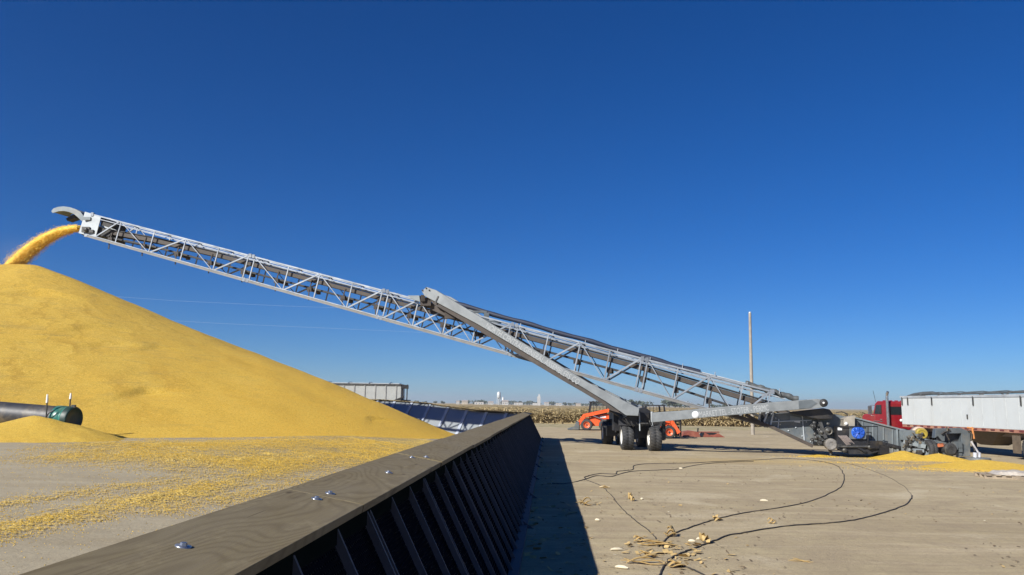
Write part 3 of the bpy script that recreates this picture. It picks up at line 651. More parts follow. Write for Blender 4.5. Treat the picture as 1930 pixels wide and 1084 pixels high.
# wheels
def wheel(parent, c, ax, r, wd, off=None, rim=rimw, tyre_name='tyre', name='wheel', hub=True):
    pr = [(r*.56, -wd*.46), (r*.62, -wd*.5), (r*.86, -wd*.52), (r*.95, -wd*.45), (r, -wd*.3), (r, -wd*.06), (r*.985, -wd*.05), (r*.985, wd*.05), (r, wd*.06), (r, wd*.3), (r*.95, wd*.45), (r*.86, wd*.52), (r*.62, wd*.5), (r*.56, wd*.46)]
    ax = Vector(ax).normalized()
    m = MB().lathe(c, ax, [(r*.57, -wd*.47), (r*.5, -wd*.44), (r*.46, -wd*.25), (r*.2, -wd*.2), (0.0, -wd*.2)], 24); m.lathe(c, ax, [(r*.57, wd*.47), (r*.5, wd*.44), (r*.46, wd*.25), (r*.2, wd*.2), (0.0, wd*.2)], 24)
    w_ = m.build(name, rim, parent, off)
    MB().lathe(c, ax, pr, 30).build('tyre', rubber, w_, off)
    t = MB(); a = ax.cross(Vector((0, 0, 1))).normalized(); b = ax.cross(a)
    for k in range(26):
        an = k*2*math.pi/26; d = a*math.cos(an)+b*math.sin(an); tg = ax.cross(d)
        for s in (-1, 1): t.beam(Vector(c)+d*(r*1.0)+ax*(s*wd*.02)+tg*(s*.02), Vector(c)+d*(r*.975)+ax*(s*wd*.44)+tg*(s*.07), r*.07, r*.045, d)
    t.build('tread', rubber, w_, off)
    if hub:
        h = MB(); h.lathe(c, ax, [(0, wd*.36), (r*.13, wd*.36), (r*.16, -wd*.36), (0, -wd*.36)], 12)
        for k in range(8):
            an = k*math.pi/4; d = (a*math.cos(an)+b*math.sin(an))*r*.28
            for s in (-1, 1): h.lathe(Vector(c)+d, ax, [(0, s*wd*.26), (r*.035, s*wd*.26), (r*.035, s*wd*.15)], 6, False)
        h.build('hub', engine_m, w_, off)
    return w_
for x, y in ((6.5, 36.4), (5.36, 37.0), (6.5, 39.6), (5.1, 42.2), (5.85, 42.4)): wheel(conv, (x, y, .575), (1, 0, 0), .585, .52, O)
# undercarriage
m = MB()
m.beam((6.0, 36.2, 1.45), (5.5, 42.8, 1.45), .5, .5); m.beam((5.0, 36.9, 1.3), (6.9, 36.3, 1.3), .4, .4); m.beam((5.3, 42.2, 1.15), (6.2, 42.4, 1.15), .3, .3)
m.prism([at(1198, 771, 36.3), at(1216, 768, 36.3), at(1234, 780, 36.3), at(1241, 796, 36.3), at(1236, 803, 36.3), at(1186, 803, 36.3), at(1172, 790, 36.3), at(1186, 782, 36.3)], (0, .5, 0))
for x, y in ((5.36, 37), (6.5, 36.4), (6.5, 39.6), (5.1, 42.2)):
    m.beam((x+.42, y, .5), (x+.42, y+.05, 1.5), .16, .3); m.box((x+.2, y, .58), (.5, .22, .22)); m.box((x+.1, y, 1.22), (.7 if y < 41 else .3, .5, .12))
m.box(at(1170, 801, 38.5), (.5, .5, .7)); m.box(at(1207, 806, 37.4), (.5, .4, .9)); m.box(at(1152, 812, 41), (.5, .5, .5)); m.box(at(1162, 793, 37.8), (.35, .6, .9))
m.tube(at(1172, 785, 37), at(1150, 772, 37.3), .09)
cb(m, 'undercarriage_frame', black)
m = MB().tube(at(1228.5, 776, 36.2), at(1229.5, 808, 36.2), .055); m.tube(at(1205, 778, 36.1), at(1206, 812, 36.1), .03); m.box(at(1197, 776, 36.1), (.25, .2, .25)); cb(m, 'steering_jack', galv_dull)
m = MB()
for k in range(6):
    a = at(1178+k*9, 787+k % 3*2, 36.15); b = at(1186+k*8, 800+k % 2*3, 36.1); m.path([a, a.lerp(b, .5)+Vector((.05, -.1, -.12)), b], .018, 6)
m.box(at(1214, 798, 36.0), (.35, .15, .06)); cb(m, 'hydraulic_hose', engine_m)
# tail housings
cb(MB().prism([PL(x, y) for x, y in ((1437, 792), (1455, 779), (1530, 776), (1575, 781), (1612, 789), (1612, 838), (1590, 843), (1530, 840), (1495, 823), (1450, 803))], WN), 'tail_housing', greysteel, bevel=.02)
m = MB()
for a, b in (((1364, 777), (1450, 803)), ((1450, 803), (1532, 841)), ((1405, 781), (1432, 796))): m.beam(PL(*a, -.08), PL(*b, -.08), .16, .14)
cb(m, 'bottom_skid', rust)
m = MB().beam(PL(1448, 776, -.06), PL(1440, 795, -.06), .07, .07, CN); m.beam(PL(1458, 776, -.06), PL(1452, 803, -.06), .07, .07, CN); m.beam(PL(1433, 777, -.06), PL(1429, 793, -.06), .06, .06, CN)
cb(m, 'tail_post', galv_dull)
cb(MB().prism([PL(x, y, .1) for x, y in ((1434, 776), (1457, 776), (1452, 800), (1434, 795))], CN), 'dark_opening', black)
pl_ = cb(MB().prism([PL(x, y, -.03) for x, y in ((1489, 783), (1509, 787), (1509, 798), (1489, 795))], CN*.025), 'access_plate', greylight)
cb(MB().prism([PL(x, y, -.045) for x, y in ((1497, 794), (1508, 793.5), (1508, 797.4), (1497, 795.5))], CN*.012), 'decal', whitem, pl_)
cb(MB().prism([PL(x, y, -.55) for x, y in ((1487, 777), (1553, 769.5), (1564, 772), (1571, 781), (1569, 790), (1542, 790.5), (1502, 782))], CN*.5), 'belt_guard', black, bevel=.03)
h2 = cb(MB().prism([PL(x, y, -.02) for x, y in ((1606, 787), (1700, 810), (1724, 817), (1724, 846), (1712, 862), (1662, 862), (1640, 855), (1606, 846))], CN*1.2), 'tail_trough', greysteel, bevel=.02)
m = MB().beam(PL(1606, 786, -.05), PL(1724, 816, -.05), .1, .06); m.beam(PL(1690, 809, -.05), PL(1692, 858, -.05), .08, .08, CN); m.beam(PL(1700, 812, -.05), PL(1702, 858, -.05), .05, .05, CN); cb(m, 'trough_flange', greylight, h2)
m = MB().beam(PL(1655, 833, -.1), PL(1705, 846, -.1), .07, .12); m.beam(PL(1705, 846, -.1), PL(1724, 858, -.1), .07, .1); cb(m, 'trough_rail', black, h2)
m = MB().path([PL(1575, 778, .2), PL(1586, 776, .1), PL(1594, 779, .1), PL(1598, 783, .1)], .03, 6); cb(m, 'cable_conduit', dark_plastic)
m = MB().beam(PL(1543, 789, -.3), PL(1556, 826, -.3), .14, .14, CN); m.beam(PL(1556, 818, -.3), PL(1566, 806, -.3), .08, .08, CN)
for x, y, r in ((1549, 815, .15), (1561, 812, .17), (1532, 803, .1), (1531, 829, .08)): m.lathe(PL(x, y, -.3), -CN, [(0, .1), (r*.4, .1), (r*.45, .03), (r*.9, .03), (r, .06), (r, -.1)], 18)
cb(m, 'drive_pulley', engine_m)
m = MB().lathe(PL(1564.5, 837, -.25), -CN, [(0, .3), (.1, .3), (.1, .33), (.2, .33), (.2, .3), (.235, .3), (.245, .28), (.245, -.1), (0, -.1)], 24, False); cb(m, 'round_drum', M('bright_drum_steel', (.3, .28, .25), .4, .5, .4, 6, (.06, .06, .06), .6))
m = MB().tube(PL(1566, 846, -.2), PL(1566, 858, -.2), .06); m.box(PL(1566, 859.5, -.2), (.35, .3, .05)); m.tube(PL(1561, 842, -.3), PL(1563, 852, -.3), .03); cb(m, 'tail_jack', engine_m)
m = MB(); rr_ = random.Random(3)
for k in range(26):
    x0, y0 = rr_.uniform(1700, 1738), rr_.uniform(816, 852); x1, y1 = x0+rr_.uniform(-6, 12), y0+rr_.uniform(-8, 10); a, b = PL(x0, y0, -.35-rr_.random()*.3), PL(x1, y1, -.35-rr_.random()*.3)
    if k % 3 == 0: m.box(a, (rr_.uniform(.06, .2), .12, rr_.uniform(.06, .2)))
    else: m.path([a, a.lerp(b, .5)+Vector((rr_.uniform(-.1, .1), -.08, rr_.uniform(-.14, .05))), b], rr_.uniform(.014, .035), 6)
cb(m, 'hydraulic_lines', dark_plastic)
m = MB()
for k in range(22):
    x0, y0 = rr_.uniform(1526, 1576), rr_.uniform(796, 838); x1, y1 = x0+rr_.uniform(-10, 12), y0+rr_.uniform(-8, 12); a, b = PL(x0, y0, -.12-rr_.random()*.2), PL(x1, y1, -.12-rr_.random()*.2)
    if k % 4 == 0: m.lathe(a, -CN, [(0, .05), (.07, .05), (.08, 0)], 10)
    elif k % 4 == 1: m.box(a, (rr_.uniform(.06, .22), .1, rr_.uniform(.05, .16)))
    else: m.path([a, a.lerp(b, .5)+Vector((.05, -.06, -.1)), b], rr_.uniform(.012, .03), 6)
cb(m, 'drive_fittings', engine_m)
m = MB()
for x, y in ((1470, 800), (1475, 815), (1500, 806), (1512, 822), (1520, 795), (1486, 812), (1528, 832), (1462, 788)): m.lathe(PL(x, y, -.0), -CN, [(0, .03), (.03, .03), (.035, 0)], 6)
for a_, b_ in (((1455, 795), (1530, 792)), ((1468, 790), (1466, 808)), ((1512, 784), (1516, 833))): m.beam(PL(*a_, -.02), PL(*b_, -.02), .04, .05, CN)
cb(m, 'stiffener', galv_dull)
m = MB()
for x in (1625, 1645, 1665, 1682): m.beam(PL(x, 790+(x-1606)*.26, -.04), PL(x, 853, -.04), .05, .04, CN)
cb(m, 'trough_stiffener', greylight, h2)
# engine unit
EO = -.75
def EP(x, y, o=0): return PL(x, y, EO+o)
m = MB().prism([EP(x, y) for x, y in ((1577, 804), (1603, 804), (1603, 846), (1578, 846))], CN*.7)
m.prism([EP(x, y, .03) for x, y in ((1578, 838), (1640, 834), (1662, 838), (1660, 850), (1640, 856), (1600, 856), (1584, 850))], CN*.7)
m.prism([EP(x, y, .08) for x, y in ((1603, 828), (1634, 828), (1634, 846), (1603, 846))], CN*.6)
m.box(EP(1648, 838, .1), (.5, .4, .3)); m.box(EP(1664, 848, .1), (.4, .3, .35)); m.beam(EP(1600, 833, -.03), EP(1632, 852, -.03), .08, .08, CN)
en = cb(m, 'engine_body', black)
m = MB()
for k in range(7):
    a = EP(1580+k*2.4, 821, -.02); b = EP(1596+k*2.4, 839-k*.3, -.04); m.path([a, a.lerp(b, .4)-CN*.06, b], .014, 6)
cb(m, 'hose_bundle', M('grey_pink_hose', (.3, .25, .23), .6), en)
ra = cb(MB().prism([EP(x, y, -.02) for x, y in ((1601, 803), (1633, 803), (1633, 828), (1601, 828))], CN*.25), 'radiator', greysteel, bevel=.02)
m = MB().lathe(EP(1617.5, 815.5, -.03), -CN, [(.05, .05), (.25, .04), (.265, .0)], 28)
cb(m, 'fan_shroud', bluep, ra)
m = MB(); c0 = EP(1617.5, 815.5, -.1); u = CX; zz = Vector((0, 0, 1))
for k in range(8):
    an = k*math.pi/4; d = u*math.cos(an)+zz*math.sin(an); s_ = u*-math.sin(an)+zz*math.cos(an)
    m.add([c0+d*.04-s_*.03, c0+d*.23-s_*.07, c0+d*.23+s_*.06-CN*.02, c0+d*.04+s_*.03-CN*.02], [(0, 1, 2, 3)])
m.lathe(c0-CN*.02, -CN, [(0, .03), (.05, .03), (.05, 0)], 12); cb(m, 'fan_blade', M('deep_blue_fan_blade', (.012, .07, .38), .4), ra)
m = MB().prism([EP(x, y, .05) for x, y in ((1590, 790), (1611, 789), (1611, 803), (1590, 803))], CN*.7); m.prism([EP(x, y, .05) for x, y in ((1589, 790.5), (1611.5, 789), (1613, 783.5), (1598, 785.5))], CN*.72); cb(m, 'control_cabinet', M('tan_grey_cabinet', (.3, .27, .22), .55, .1), en)
cb(MB().lathe(EP(1594.8, 798.5, .03), -CN, [(0, .05), (.055, .05), (.07, 0)], 14), 'work_lamp', whitem, en)
cb(MB().prism([EP(x, y, -.02) for x, y in ((1579, 806), (1587, 806), (1587, 811), (1579, 811))], CN*.015), 'decal', whitem, en)
m = MB()
for pts in (((1582, 803.5), (1654, 804), (1654, 836), (1632, 836)), ((1633, 815), (1642, 815), (1642, 828)), ((1636, 804), (1636, 836)), ((1617, 803), (1617, 796))):
    m.path([EP(x, y, -.1) for x, y in pts], .022, 6)
cb(m, 'guard_rail', black, en)
m = MB().tube(EP(1585, 842, -.05), EP(1640, 842, -.05), .05); m.lathe(EP(1592, 849, -.05), -CN, [(0, .05), (.09, .05), (.1, 0)], 12); m.lathe(EP(1639, 843, -.05), -CN, [(0, .08), (.08, .08), (.09, 0)], 12); m.box(EP(1583, 840, -.05), (.14, .1, .12)); cb(m, 'oil_filter', engine_m, en)
# tail axle and small wheel
m = MB().beam(PL(1703, 832, -.3), PL(1745, 842, -.6), .16, .16); m.beam(PL(1700, 846, -.3), PL(1742, 850, -.6), .1, .12); m.box(PL(1710, 820, -.2), (.5, .3, .4)); m.box(PL(1728, 826, -.2), (.35, .3, .35)); m.box(PL(1707, 843, -.35), (.28, .2, .35)); m.box(PL(1718, 835, -.4), (.3, .2, .2)); m.beam(PL(1724, 826, 0), PL(1766, 833, -.2), .1, .1)
m.lathe(PL(1703, 820, -.2), -CN, [(0, .1), (.1, .1), (.1, 0)], 12); m.box(PL(1735, 838, -.5), (.25, .2, .3))
cb(m, 'tail_axle', greylight)
wheel(conv, PL(1752, 848, -.6)*1.0, (1, .05, 0), .41, .3, O, rim=greylight, name='tail_wheel')

streamm = M('falling_corn', (.85, .5, .07), .7, 0, .3, 7, bmp=.6); flym = M('flying_corn', (.95, .62, .1), .7, 0, .2, 9)
# falling stream
c0 = PL(152, 431, MID); tgt = at(22, 497, c0.y+1.2); prof = []
for t in np.linspace(0, 1, 30):
    x = 150-128*t; y = 430.5 - 7*math.sin(min(1, t*2.2)*math.pi*.5)*0 + 74*t**1.9
    prof.append(at(x, y, c0.y+1.4*t))
m = MB(); n = 20; vs = []; fs = []
for k, p in enumerate(prof):
    t = k/29; tg = (prof[min(k+1, 29)]-prof[max(0, k-1)]).normalized(); a = tg.cross(Vector((0, 1, 0))).normalized(); b = a.cross(tg)
    for q in range(n):
        an = q*2*math.pi/n; rr = (.13+.2*t**.75)*(1+.1*noise.noise(Vector((q*.9, k*.25, 3)))+.1*noise.noise(Vector((q*3, k*1.4, 9))))
        vs.append(p + a*math.cos(an)*rr + b*math.sin(an)*rr*1.6)
    if k: fs += [((k-1)*n+q, (k-1)*n+(q+1) % n, k*n+(q+1) % n, k*n+q) for q in range(n)]
m.add(vs, fs, True); m.add(vs[:n], [tuple(range(n))])
stream = m.build('grain_stream', streamm); tag(stream, 'arching stream of corn pouring off the conveyor head onto the pile', 'grain stream')
P = []
for k in range(48000):
    t = RNG.random()**.9; p = prof[min(28, int(t*29))].lerp(prof[min(29, int(t*29)+1)], (t*29) % 1); s = .17+.36*t
    P.append((p.x+RNG.normal(0, s*.38), p.y+RNG.normal(0, s*.5), p.z+RNG.normal(-.08*t, s*.38)))
kn = kernels('flying_kernel', np.array(P), .019, flym, 'loose kernels flying around the stream')
kn.parent = stream
for kk in ('label',): del kn[kk]
kn['kind'] = 'stuff'

# ------------------------------------------------------------------ swing hopper beside the tail
SY = 33.4; so_ = G(1795, 864)
hop = thing('swing_hopper', 'grey upright hopper frame standing between small tyre and white trailer', 'hopper frame', so_)
def sp_(x, y, o=0): return at(x, y, SY+o)
def hb_(mb, name, mat, parent=hop, bevel=0): return mb.build(name, mat, parent, so_, bevel)
m = MB().prism([sp_(x, y) for x, y in ((1764, 808), (1812, 807), (1824, 812), (1829, 822), (1829, 860), (1812, 860), (1812, 817), (1781, 817), (1781, 832), (1776, 832), (1768, 822), (1762, 826))], (.05, .35, 0)); hb_(m, 'upright_frame', greysteel, bevel=.015); m = MB().prism([sp_(x, y, 1.2) for x, y in ((1764, 808), (1812, 807), (1829, 818), (1829, 858), (1815, 858), (1812, 818), (1770, 818))], (0, .1, 0)); hb_(m, 'upright_frame', greysteel, bevel=.015)
m = MB().prism([sp_(x, y, .3) for x, y in ((1784, 818), (1809, 817), (1809, 835), (1784, 835))], (0, .8, 0)); hb_(m, 'inner_hopper', engine_m)
m = MB().lathe(sp_(1790, 847, -.1), (0, -1, 0), [(0, .1), (.12, .1), (.12, .14), (.2, .14), (.2, .1), (.26, .08), (.26, -.5)], 20, False); hb_(m, 'drum_motor', engine_m)
m = MB().box(sp_(1797, 840), (.2, .3, .3)); m.box(sp_(1806, 838), (.2, .25, .25)); m.box(sp_(1808, 846), (.16, .2, .25)); m.beam(sp_(1762, 832), sp_(1782, 837), .1, .12); m.beam(sp_(1778, 855), sp_(1812, 856), .1, .12); m.beam(sp_(1794, 848), sp_(1794, 862), .08, .08); m.beam(sp_(1805, 850), sp_(1805, 866), .08, .08); hb_(m, 'gearbox', greysteel)
m = MB().prism([sp_(x, y, -.05) for x, y in ((1768, 836), (1777, 835), (1784, 839), (1778, 842), (1768, 843))], (0, .2, 0)); hb_(m, 'orange_motor', M('orange_motor_paint', (.45, .1, .03), .5, 0, .2, 4, DUST, .3))
m = MB().path([sp_(1774, 818, -.05), sp_(1780, 814, -.1), sp_(1786, 812, -.1), sp_(1784, 806, -.1), sp_(1790, 811, -.05)], .04, 6); m.path([sp_(1781, 812, -.05), sp_(1785, 822, -.12), sp_(1789, 830, -.08)], .035, 6); m.path([sp_(1825, 812, -.05), sp_(1832, 818, -.1), sp_(1830, 832, -.08), sp_(1838, 850, -.08)], .03, 6); hb_(m, 'hydraulic_hose', dark_plastic)
m = MB().tube(sp_(1823, 806, -.05), sp_(1835, 808, -.05), .035); m.tube(sp_(1832, 805, -.05), sp_(1836, 827, -.05), .04); hb_(m, 'orange_lever', M('orange_lever_paint', (.5, .2, .06), .5))
m = MB().tube(sp_(1830, 832, -.1), sp_(1846, 856, -.1), .04); m.tube(sp_(1838, 853, -.1), sp_(1838, 864, -.1), .085); m.tube(sp_(1846, 853, -.1), sp_(1846, 863, -.1), .06); hb_(m, 'jack_strut', M('bright_jack_metal', (.7, .7, .74), .3, .5))
fp = G(1844, 868); m = MB().lathe((fp.x, fp.y, 0), (0, 0, 1), [(0, .13), (.42, .12), (.46, .1), (.47, .0)], 28, False); hb_(m, 'foot_plate', greysteel)

# ------------------------------------------------------------------ semi truck: tractor and hopper trailer
tr = thing('grain_trailer', 'long white hopper trailer parked behind the red truck cab', 'trailer', (21.4, 33.4, 0), .05)
m = MB().box((1.25, 1.6, 1.93), (2.5, 16.0, 1.38)); tb = m.build('hopper_body', white, tr, bevel=.01)
m = MB().box((1.25, 1.6, 2.67), (2.56, 16.1, .11)); m.build('top_rail', galv_dull, tr)
m = MB()
for k in range(20): m.box((-.004, -6+k*.8, 1.93), (.008, .02, 1.36))
m.build('side_seam', M('white_seam', (.42, .44, .44), .45), tb)
for y in (9.45, 8.9, 6.7, 3.4, .2, -3): MB().box((-.03, y, 2.45), (.05, .05, .42)).build('strap', engine_m, tr)
m = MB().box((-.03, 3.9, 1.73), (.03, .06, .2)); m.build('latch', engine_m, tb)
pts = [(.3, 9.5, 2.72), (.25, 8.8, 2.79), (.3, 8.0, 2.84), (.35, 7.2, 2.86), (.3, 6.4, 2.8)]
m = MB().path(pts, .14, 8, True, [.04, .08, .1, .09, .04]); m.tube((.3, 6.5, 2.8), (.4, -6, 2.84), .05)
for k in range(9): m.path([(0, 8-k*1.7, 2.7), (.4, 8-k*1.7, 2.86), (1.25, 8-k*1.7, 2.93), (2.1, 8-k*1.7, 2.86), (2.5, 8-k*1.7, 2.7)], .025, 6)
m.build('roll_tarp', tarp_d, tr)
m = MB().box((1.25, 1.6, 1.17), (2.48, 16, .13)); m.build('bottom_rail', wrail, tr)
m = MB()
for k in range(24): m.box((-.005, 9-k*.62, 1.19), (.03, .26, .06))
m.build('marker_strip', M('dark_marker', (.12, .03, .03), .5), tr)
m = MB().box((.7, 1.6, 1.0), (.14, 15, .2)); m.box((1.8, 1.6, 1.0), (.14, 15, .2)); m.build('frame_rail', M('tan_frame_rail', (.3, .24, .18), .6), tr)
for y in (4.0, -4.2): MB().add([(.25, y-1.9, 1.1), (2.25, y-1.9, 1.1), (2.25, y+1.9, 1.1), (.25, y+1.9, 1.1), (.85, y-.4, .45), (1.65, y-.4, .45), (1.65, y+.4, .45), (.85, y+.4, .45)], [(3, 2, 1, 0), (4, 5, 6, 7), (0, 1, 5, 4), (1, 2, 6, 5), (2, 3, 7, 6), (3, 0, 4, 7)]).build('hopper_chute', brown, tr)
for y in (.0, -1.3):
    for x in (.3, 2.2): wheel(tr, (x, y, .5), (1, 0, 0), .5, .5, None, rim=rimw)
m = MB().box((1.25, 0, .5), (1.6, .14, .14)); m.box((1.25, -1.3, .5), (1.6, .14, .14)); m.box((.7, -.6, .8), (.12, 2.4, .3)); m.box((1.8, -.6, .8), (.12, 2.4, .3)); m.build('axle', black, tr)
m = MB().box((.12, .85, .62), (.03, .5, .75)); m.build('mud_flap', brown, tr)
m = MB().box((.5, 6.6, .62), (.12, .12, .8)); m.box((2.0, 6.6, .62), (.12, .12, .8)); m.box((.5, 6.6, .2), (.3, .3, .05)); m.box((2.0, 6.6, .2), (.3, .3, .05)); m.build('landing_leg', engine_m, tr)
gt = on(1737, 817.5, (21, 36.3, 0), Vector((0, 1, 0)))
trk = thing('truck_tractor', 'red truck cab with tall exhaust stack ahead of the white trailer', 'truck', (20.68, 44.2, 0), .06)
def ct(mb, name, mat, parent=trk, bevel=0): return mb.build(name, mat, parent, None, bevel)
m = MB().prism([(0.02, 0, .9), (0.02, 1.5, .9), (.02, 1.5, 1.75), (.02, 1.28, 2.32), (.02, 1.0, 2.46), (.02, .1, 2.46), (.02, 0, 2.36)], (2.1, 0, 0)); cabb = ct(m, 'cab', redp, bevel=.05)
m = MB().prism([(.2, -.012, 1.72), (1.95, -.012, 1.72), (1.95, -.012, 2.16), (.2, -.012, 2.16)], (0, .02, 0)); ct(m, 'rear_window', glass, cabb)
m = MB().prism([(.0, .55, 1.75), (.0, 1.32, 1.75), (.0, 1.1, 2.25), (.0, .55, 2.25)], (.03, 0, 0)); ct(m, 'side_window', glass, cabb)
m = MB().prism([(.2, 1.5, 1.78), (1.95, 1.5, 1.78), (1.95, 1.3, 2.28), (.2, 1.3, 2.28)], (0, .02, .01)); ct(m, 'windscreen', glass, cabb)
m = MB().box((.0, .95, 1.35), (.03, .95, .03)); m.box((0, .6, 1.45), (.06, .16, .04)); ct(m, 'door_handle', chrome, cabb)
m = MB().box((.9, .5, 1.45), (.16, .03, .1)); m.lathe((.8, -.01, 1.42), (0, -1, 0), [(0, .05), (.07, .05), (.08, 0)], 12); ct(m, 'cab_lamp', whitem, cabb)
for x in (.4, .75, 1.08, 1.4, 1.7): ct(MB().box((x, .9, 2.48), (.12, .16, .06)), 'roof_marker', redp, cabb)
m = MB().prism([(.3, 1.5, .9), (.3, 3.3, .9), (.3, 3.35, 1.6), (.3, 3.1, 1.72), (.3, 1.5, 1.78)], (1.5, 0, 0)); ct(m, 'hood', redp, bevel=.06)
for x in (.25, 1.85): m = MB().path([(x, 3.4, .85), (x, 3.2, 1.15), (x, 2.7, 1.25), (x, 2.2, 1.15), (x, 1.95, .8)], .2, 8); ct(m, 'fender', redp)
for x in (.0, 2.1):
    m = MB().tube((x, -.12, .7), (x, -.12, 2.75), .075, 12); m.path([(x, -.12, 2.72), (x, -.15, 2.86), (x, -.24, 2.96)], .07, 10); ct(m, 'exhaust_stack', chrome)
for s, x in ((-1, -.2), (1, 2.3)):
    m = MB().box((x, 1.42, 1.95), (.2, .07, .48)); m.tube((x, 1.42, 2.22), (x-s*.28, 1.3, 2.22), .018); m.tube((x, 1.42, 1.7), (x-s*.28, 1.4, 1.62), .018); ct(m, 'mirror', chrome)
ct(MB().tube((.1, 1.3, 2.4), (-.02, 1.3, 3.05), .01, 6), 'antenna', black)
m = MB().box((.72, .5, .75), (.14, 6.6, .2)); m.box((1.38, .5, .75), (.14, 6.6, .2)); ct(m, 'chassis_rail', black)
for y in (-1.1, -2.35):
    for x in (.2, 1.9): wheel(trk, (x, y, .5), (1, 0, 0), .5, .5, None, rim=chrome)
for x in (.2, 1.9): wheel(trk, (x, 2.6, .5), (1, 0, 0), .5, .3, None, rim=chrome)
m = MB().tube((.05, .1, .62), (.05, 1.3, .62), .28, 18); ct(m, 'fuel_tank', chrome)
bt = thing('storage_tank', 'dull yellow round tank lying under the front of the white trailer', 'tank', (gt.x, gt.y, 0))
m = MB().lathe((0, 0, gt.z), (-.25, -1, 0), [(0, .1), (.14, .1), (.15, .12), (.21, .12), (.235, .1), (.25, .05), (.25, -.9), (0, -.9)], 26, False); bd = m.build('tank_body', gold, bt)
m = MB().lathe((-.06, -.2, gt.z), (-.25, -1, 0), [(0, .02), (.05, .02), (.06, -.06)], 12); m.build('filler_cap', engine_m, bd)
m = MB().lathe((.16, .62, gt.z), (-.25, -1, 0), [(.24, .35), (.3, .33), (.3, -.3), (.24, -.3)], 24); m.build('strap_band', M('pale_pink_band', (.4, .3, .24), .6), bd)
m = MB().box((0, .2, gt.z*.5-.1), (.08, .3, gt.z-.2)); m.box((.15, .7, gt.z*.5-.1), (.08, .3, gt.z-.2)); m.box((.08, .45, .03), (.5, .8, .06)); m.build('tank_leg', engine_m, bt)

# ------------------------------------------------------------------ far trailer behind the pile
ft = thing('grain_trailer', 'pale ribbed grain trailer half hidden behind the corn pile', 'trailer', (-9.0, 66, mound(-9, 66)), 0)
zt = at(700, 726, 66).z - ft.location.z; zb = zt-1.75
ftb = MB().box((-5, 1.2, (zt+zb)/2), (10, 2.4, 1.75)).build('hopper_body', M('pale_trailer_side', (.33, .34, .33), .5, .1, .08, 2), ft)
m = MB()
for k in range(12): m.box((-.4-k*.86, -.02, (zt+zb)/2), (.09, .06, 1.7))
m.build('side_rib', M('trailer_rib', (.28, .28, .27), .5), ftb)
m = MB().box((-5, 1.2, zt+.04), (10.2, 2.5, .14)); m.build('top_rail', engine_m, ft)
m = MB()
for k in range(6): m.path([(-1-k*1.7, 0, zt+.1), (-1-k*1.7, .6, zt+.25), (-1-k*1.7, 1.8, zt+.25), (-1-k*1.7, 2.4, zt+.1)], .03, 6)
m.box((-5, 1.2, zt+.16), (9.6, 1.6, .06)); m.build('tarp_bow', galv_dull, ft)
m = MB().box((.12, .1, zt-.9), (.14, .14, 2.0)); m.box((.5, .1, zt-.9), (.08, .08, 2.0)); m.box((.3, .1, zt-.1), (.6, .3, .3)); m.beam((.3, -.08, zt-.9), (-1.9, -.08, zb-.1), .12, .32, (0, 1, 0)); m.box((.3, 1.2, zt-1.2), (.5, 2.2, .1)); m.build('end_frame', black, ft)
m = MB().box((-5, .6, .95), (10, .12, .2)); m.box((-5, 1.8, .95), (10, .12, .2)); m.build('frame_rail', black, ft)
for x in (-1.2, -2.5):
    for y in (.3, 2.1): wheel(ft, (x, y, .5), (0, 1, 0), .5, .45, None, hub=False)

# ------------------------------------------------------------------ skid steer loaders
def loader(label, loc, rot, fork):
    r = thing('skid_steer_loader', label, 'loader', loc, rot, 'orange loaders in the yard')
    bm = MB().prism([(-1.35, -.55, .35), (.9, -.55, .3), (1.0, -.55, .75), (.2, -.55, .95), (-.5, -.55, 1.15), (-1.35, -.55, 1.2)], (0, 1.1, 0)); body = bm.build('body', orange, r, None, .04)
    MB().box((-1.37, 0, .85), (.04, .8, .5)).build('rear_grille', black, body)
    for y in (-.56, .545): MB().box((-.5, y, .98), (.4, .02, .12)).build('decal', whitem, body)
    cabm = MB()
    for x, y in ((-.75, -.45), (-.75, .45), (.55, -.45), (.45, .45)): cabm.beam((x, y, .95), (x if x < 0 else x-.15, y, 2.0), .08, .08)
    cabm.box((-.1, 0, 2.03), (1.15, 1.05, .07)); cabm.box((-.15, -.46, 1.1), (1.2, .05, .3)); cabm.box((-.15, .46, 1.1), (1.2, .05, .3)); cabm.box((-.74, 0, 1.5), (.05, .9, .9))
    cb_ = cabm.build('cab', black, r)
    m = MB()
    for y in (-.46, .46):
        for q in range(5): m.box((-.5+q*.22, y, 1.6), (.02, .02, .75))
        for q in range(3): m.box((-.1, y, 1.4+q*.2), (1.1, .015, .015))
    m.build('side_screen', black, cb_); MB().box((-.35, 0, 1.05), (.5, .5, .5)).build('seat', black, cb_)
    for y in (-.72, .72):
        m = MB().beam((-1.3, y, 1.55), (.75, y, 1.05), .14, .24, (0, 0, 1)); m.beam((.75, y, 1.1), (1.25, y, .35), .14, .24, (0, 0, 1)); m.beam((-1.25, y, 1.55), (-1.2, y, .9), .14, .26); m.build('lift_arm', orange, r)
        MB().tube((-.75, y, .7), (.3, y, 1.1), .05).build('lift_cylinder', chrome, r)
    for x in (-.62, .62):
        for y in (-.74, .74): wheel(r, (x, y, .4), (0, 1, 0), .4, .28, None, rim=orange)
    if fork:
        m = MB()
        for y in (-.6, .6): m.box((1.4, y, .6), (.08, .1, 1.15))
        m.box((1.4, 0, 1.1), (.08, 1.3, .1)); m.box((1.4, 0, .4), (.08, 1.3, .1)); m.box((1.3, 0, .45), (.15, .8, .6))
        for y in (-.35, .35): m.box((1.95, y, .08), (1.1, .12, .05))
        m.build('fork_carriage', black, r)
    else:
        m = MB().prism([(1.15, -.85, .05), (1.95, -.85, .04), (1.95, -.85, .1), (1.5, -.85, .22), (1.35, -.85, .6), (1.15, -.85, .62)], (0, 1.7, 0)); m.build('bucket', greysteel, r)
    return r
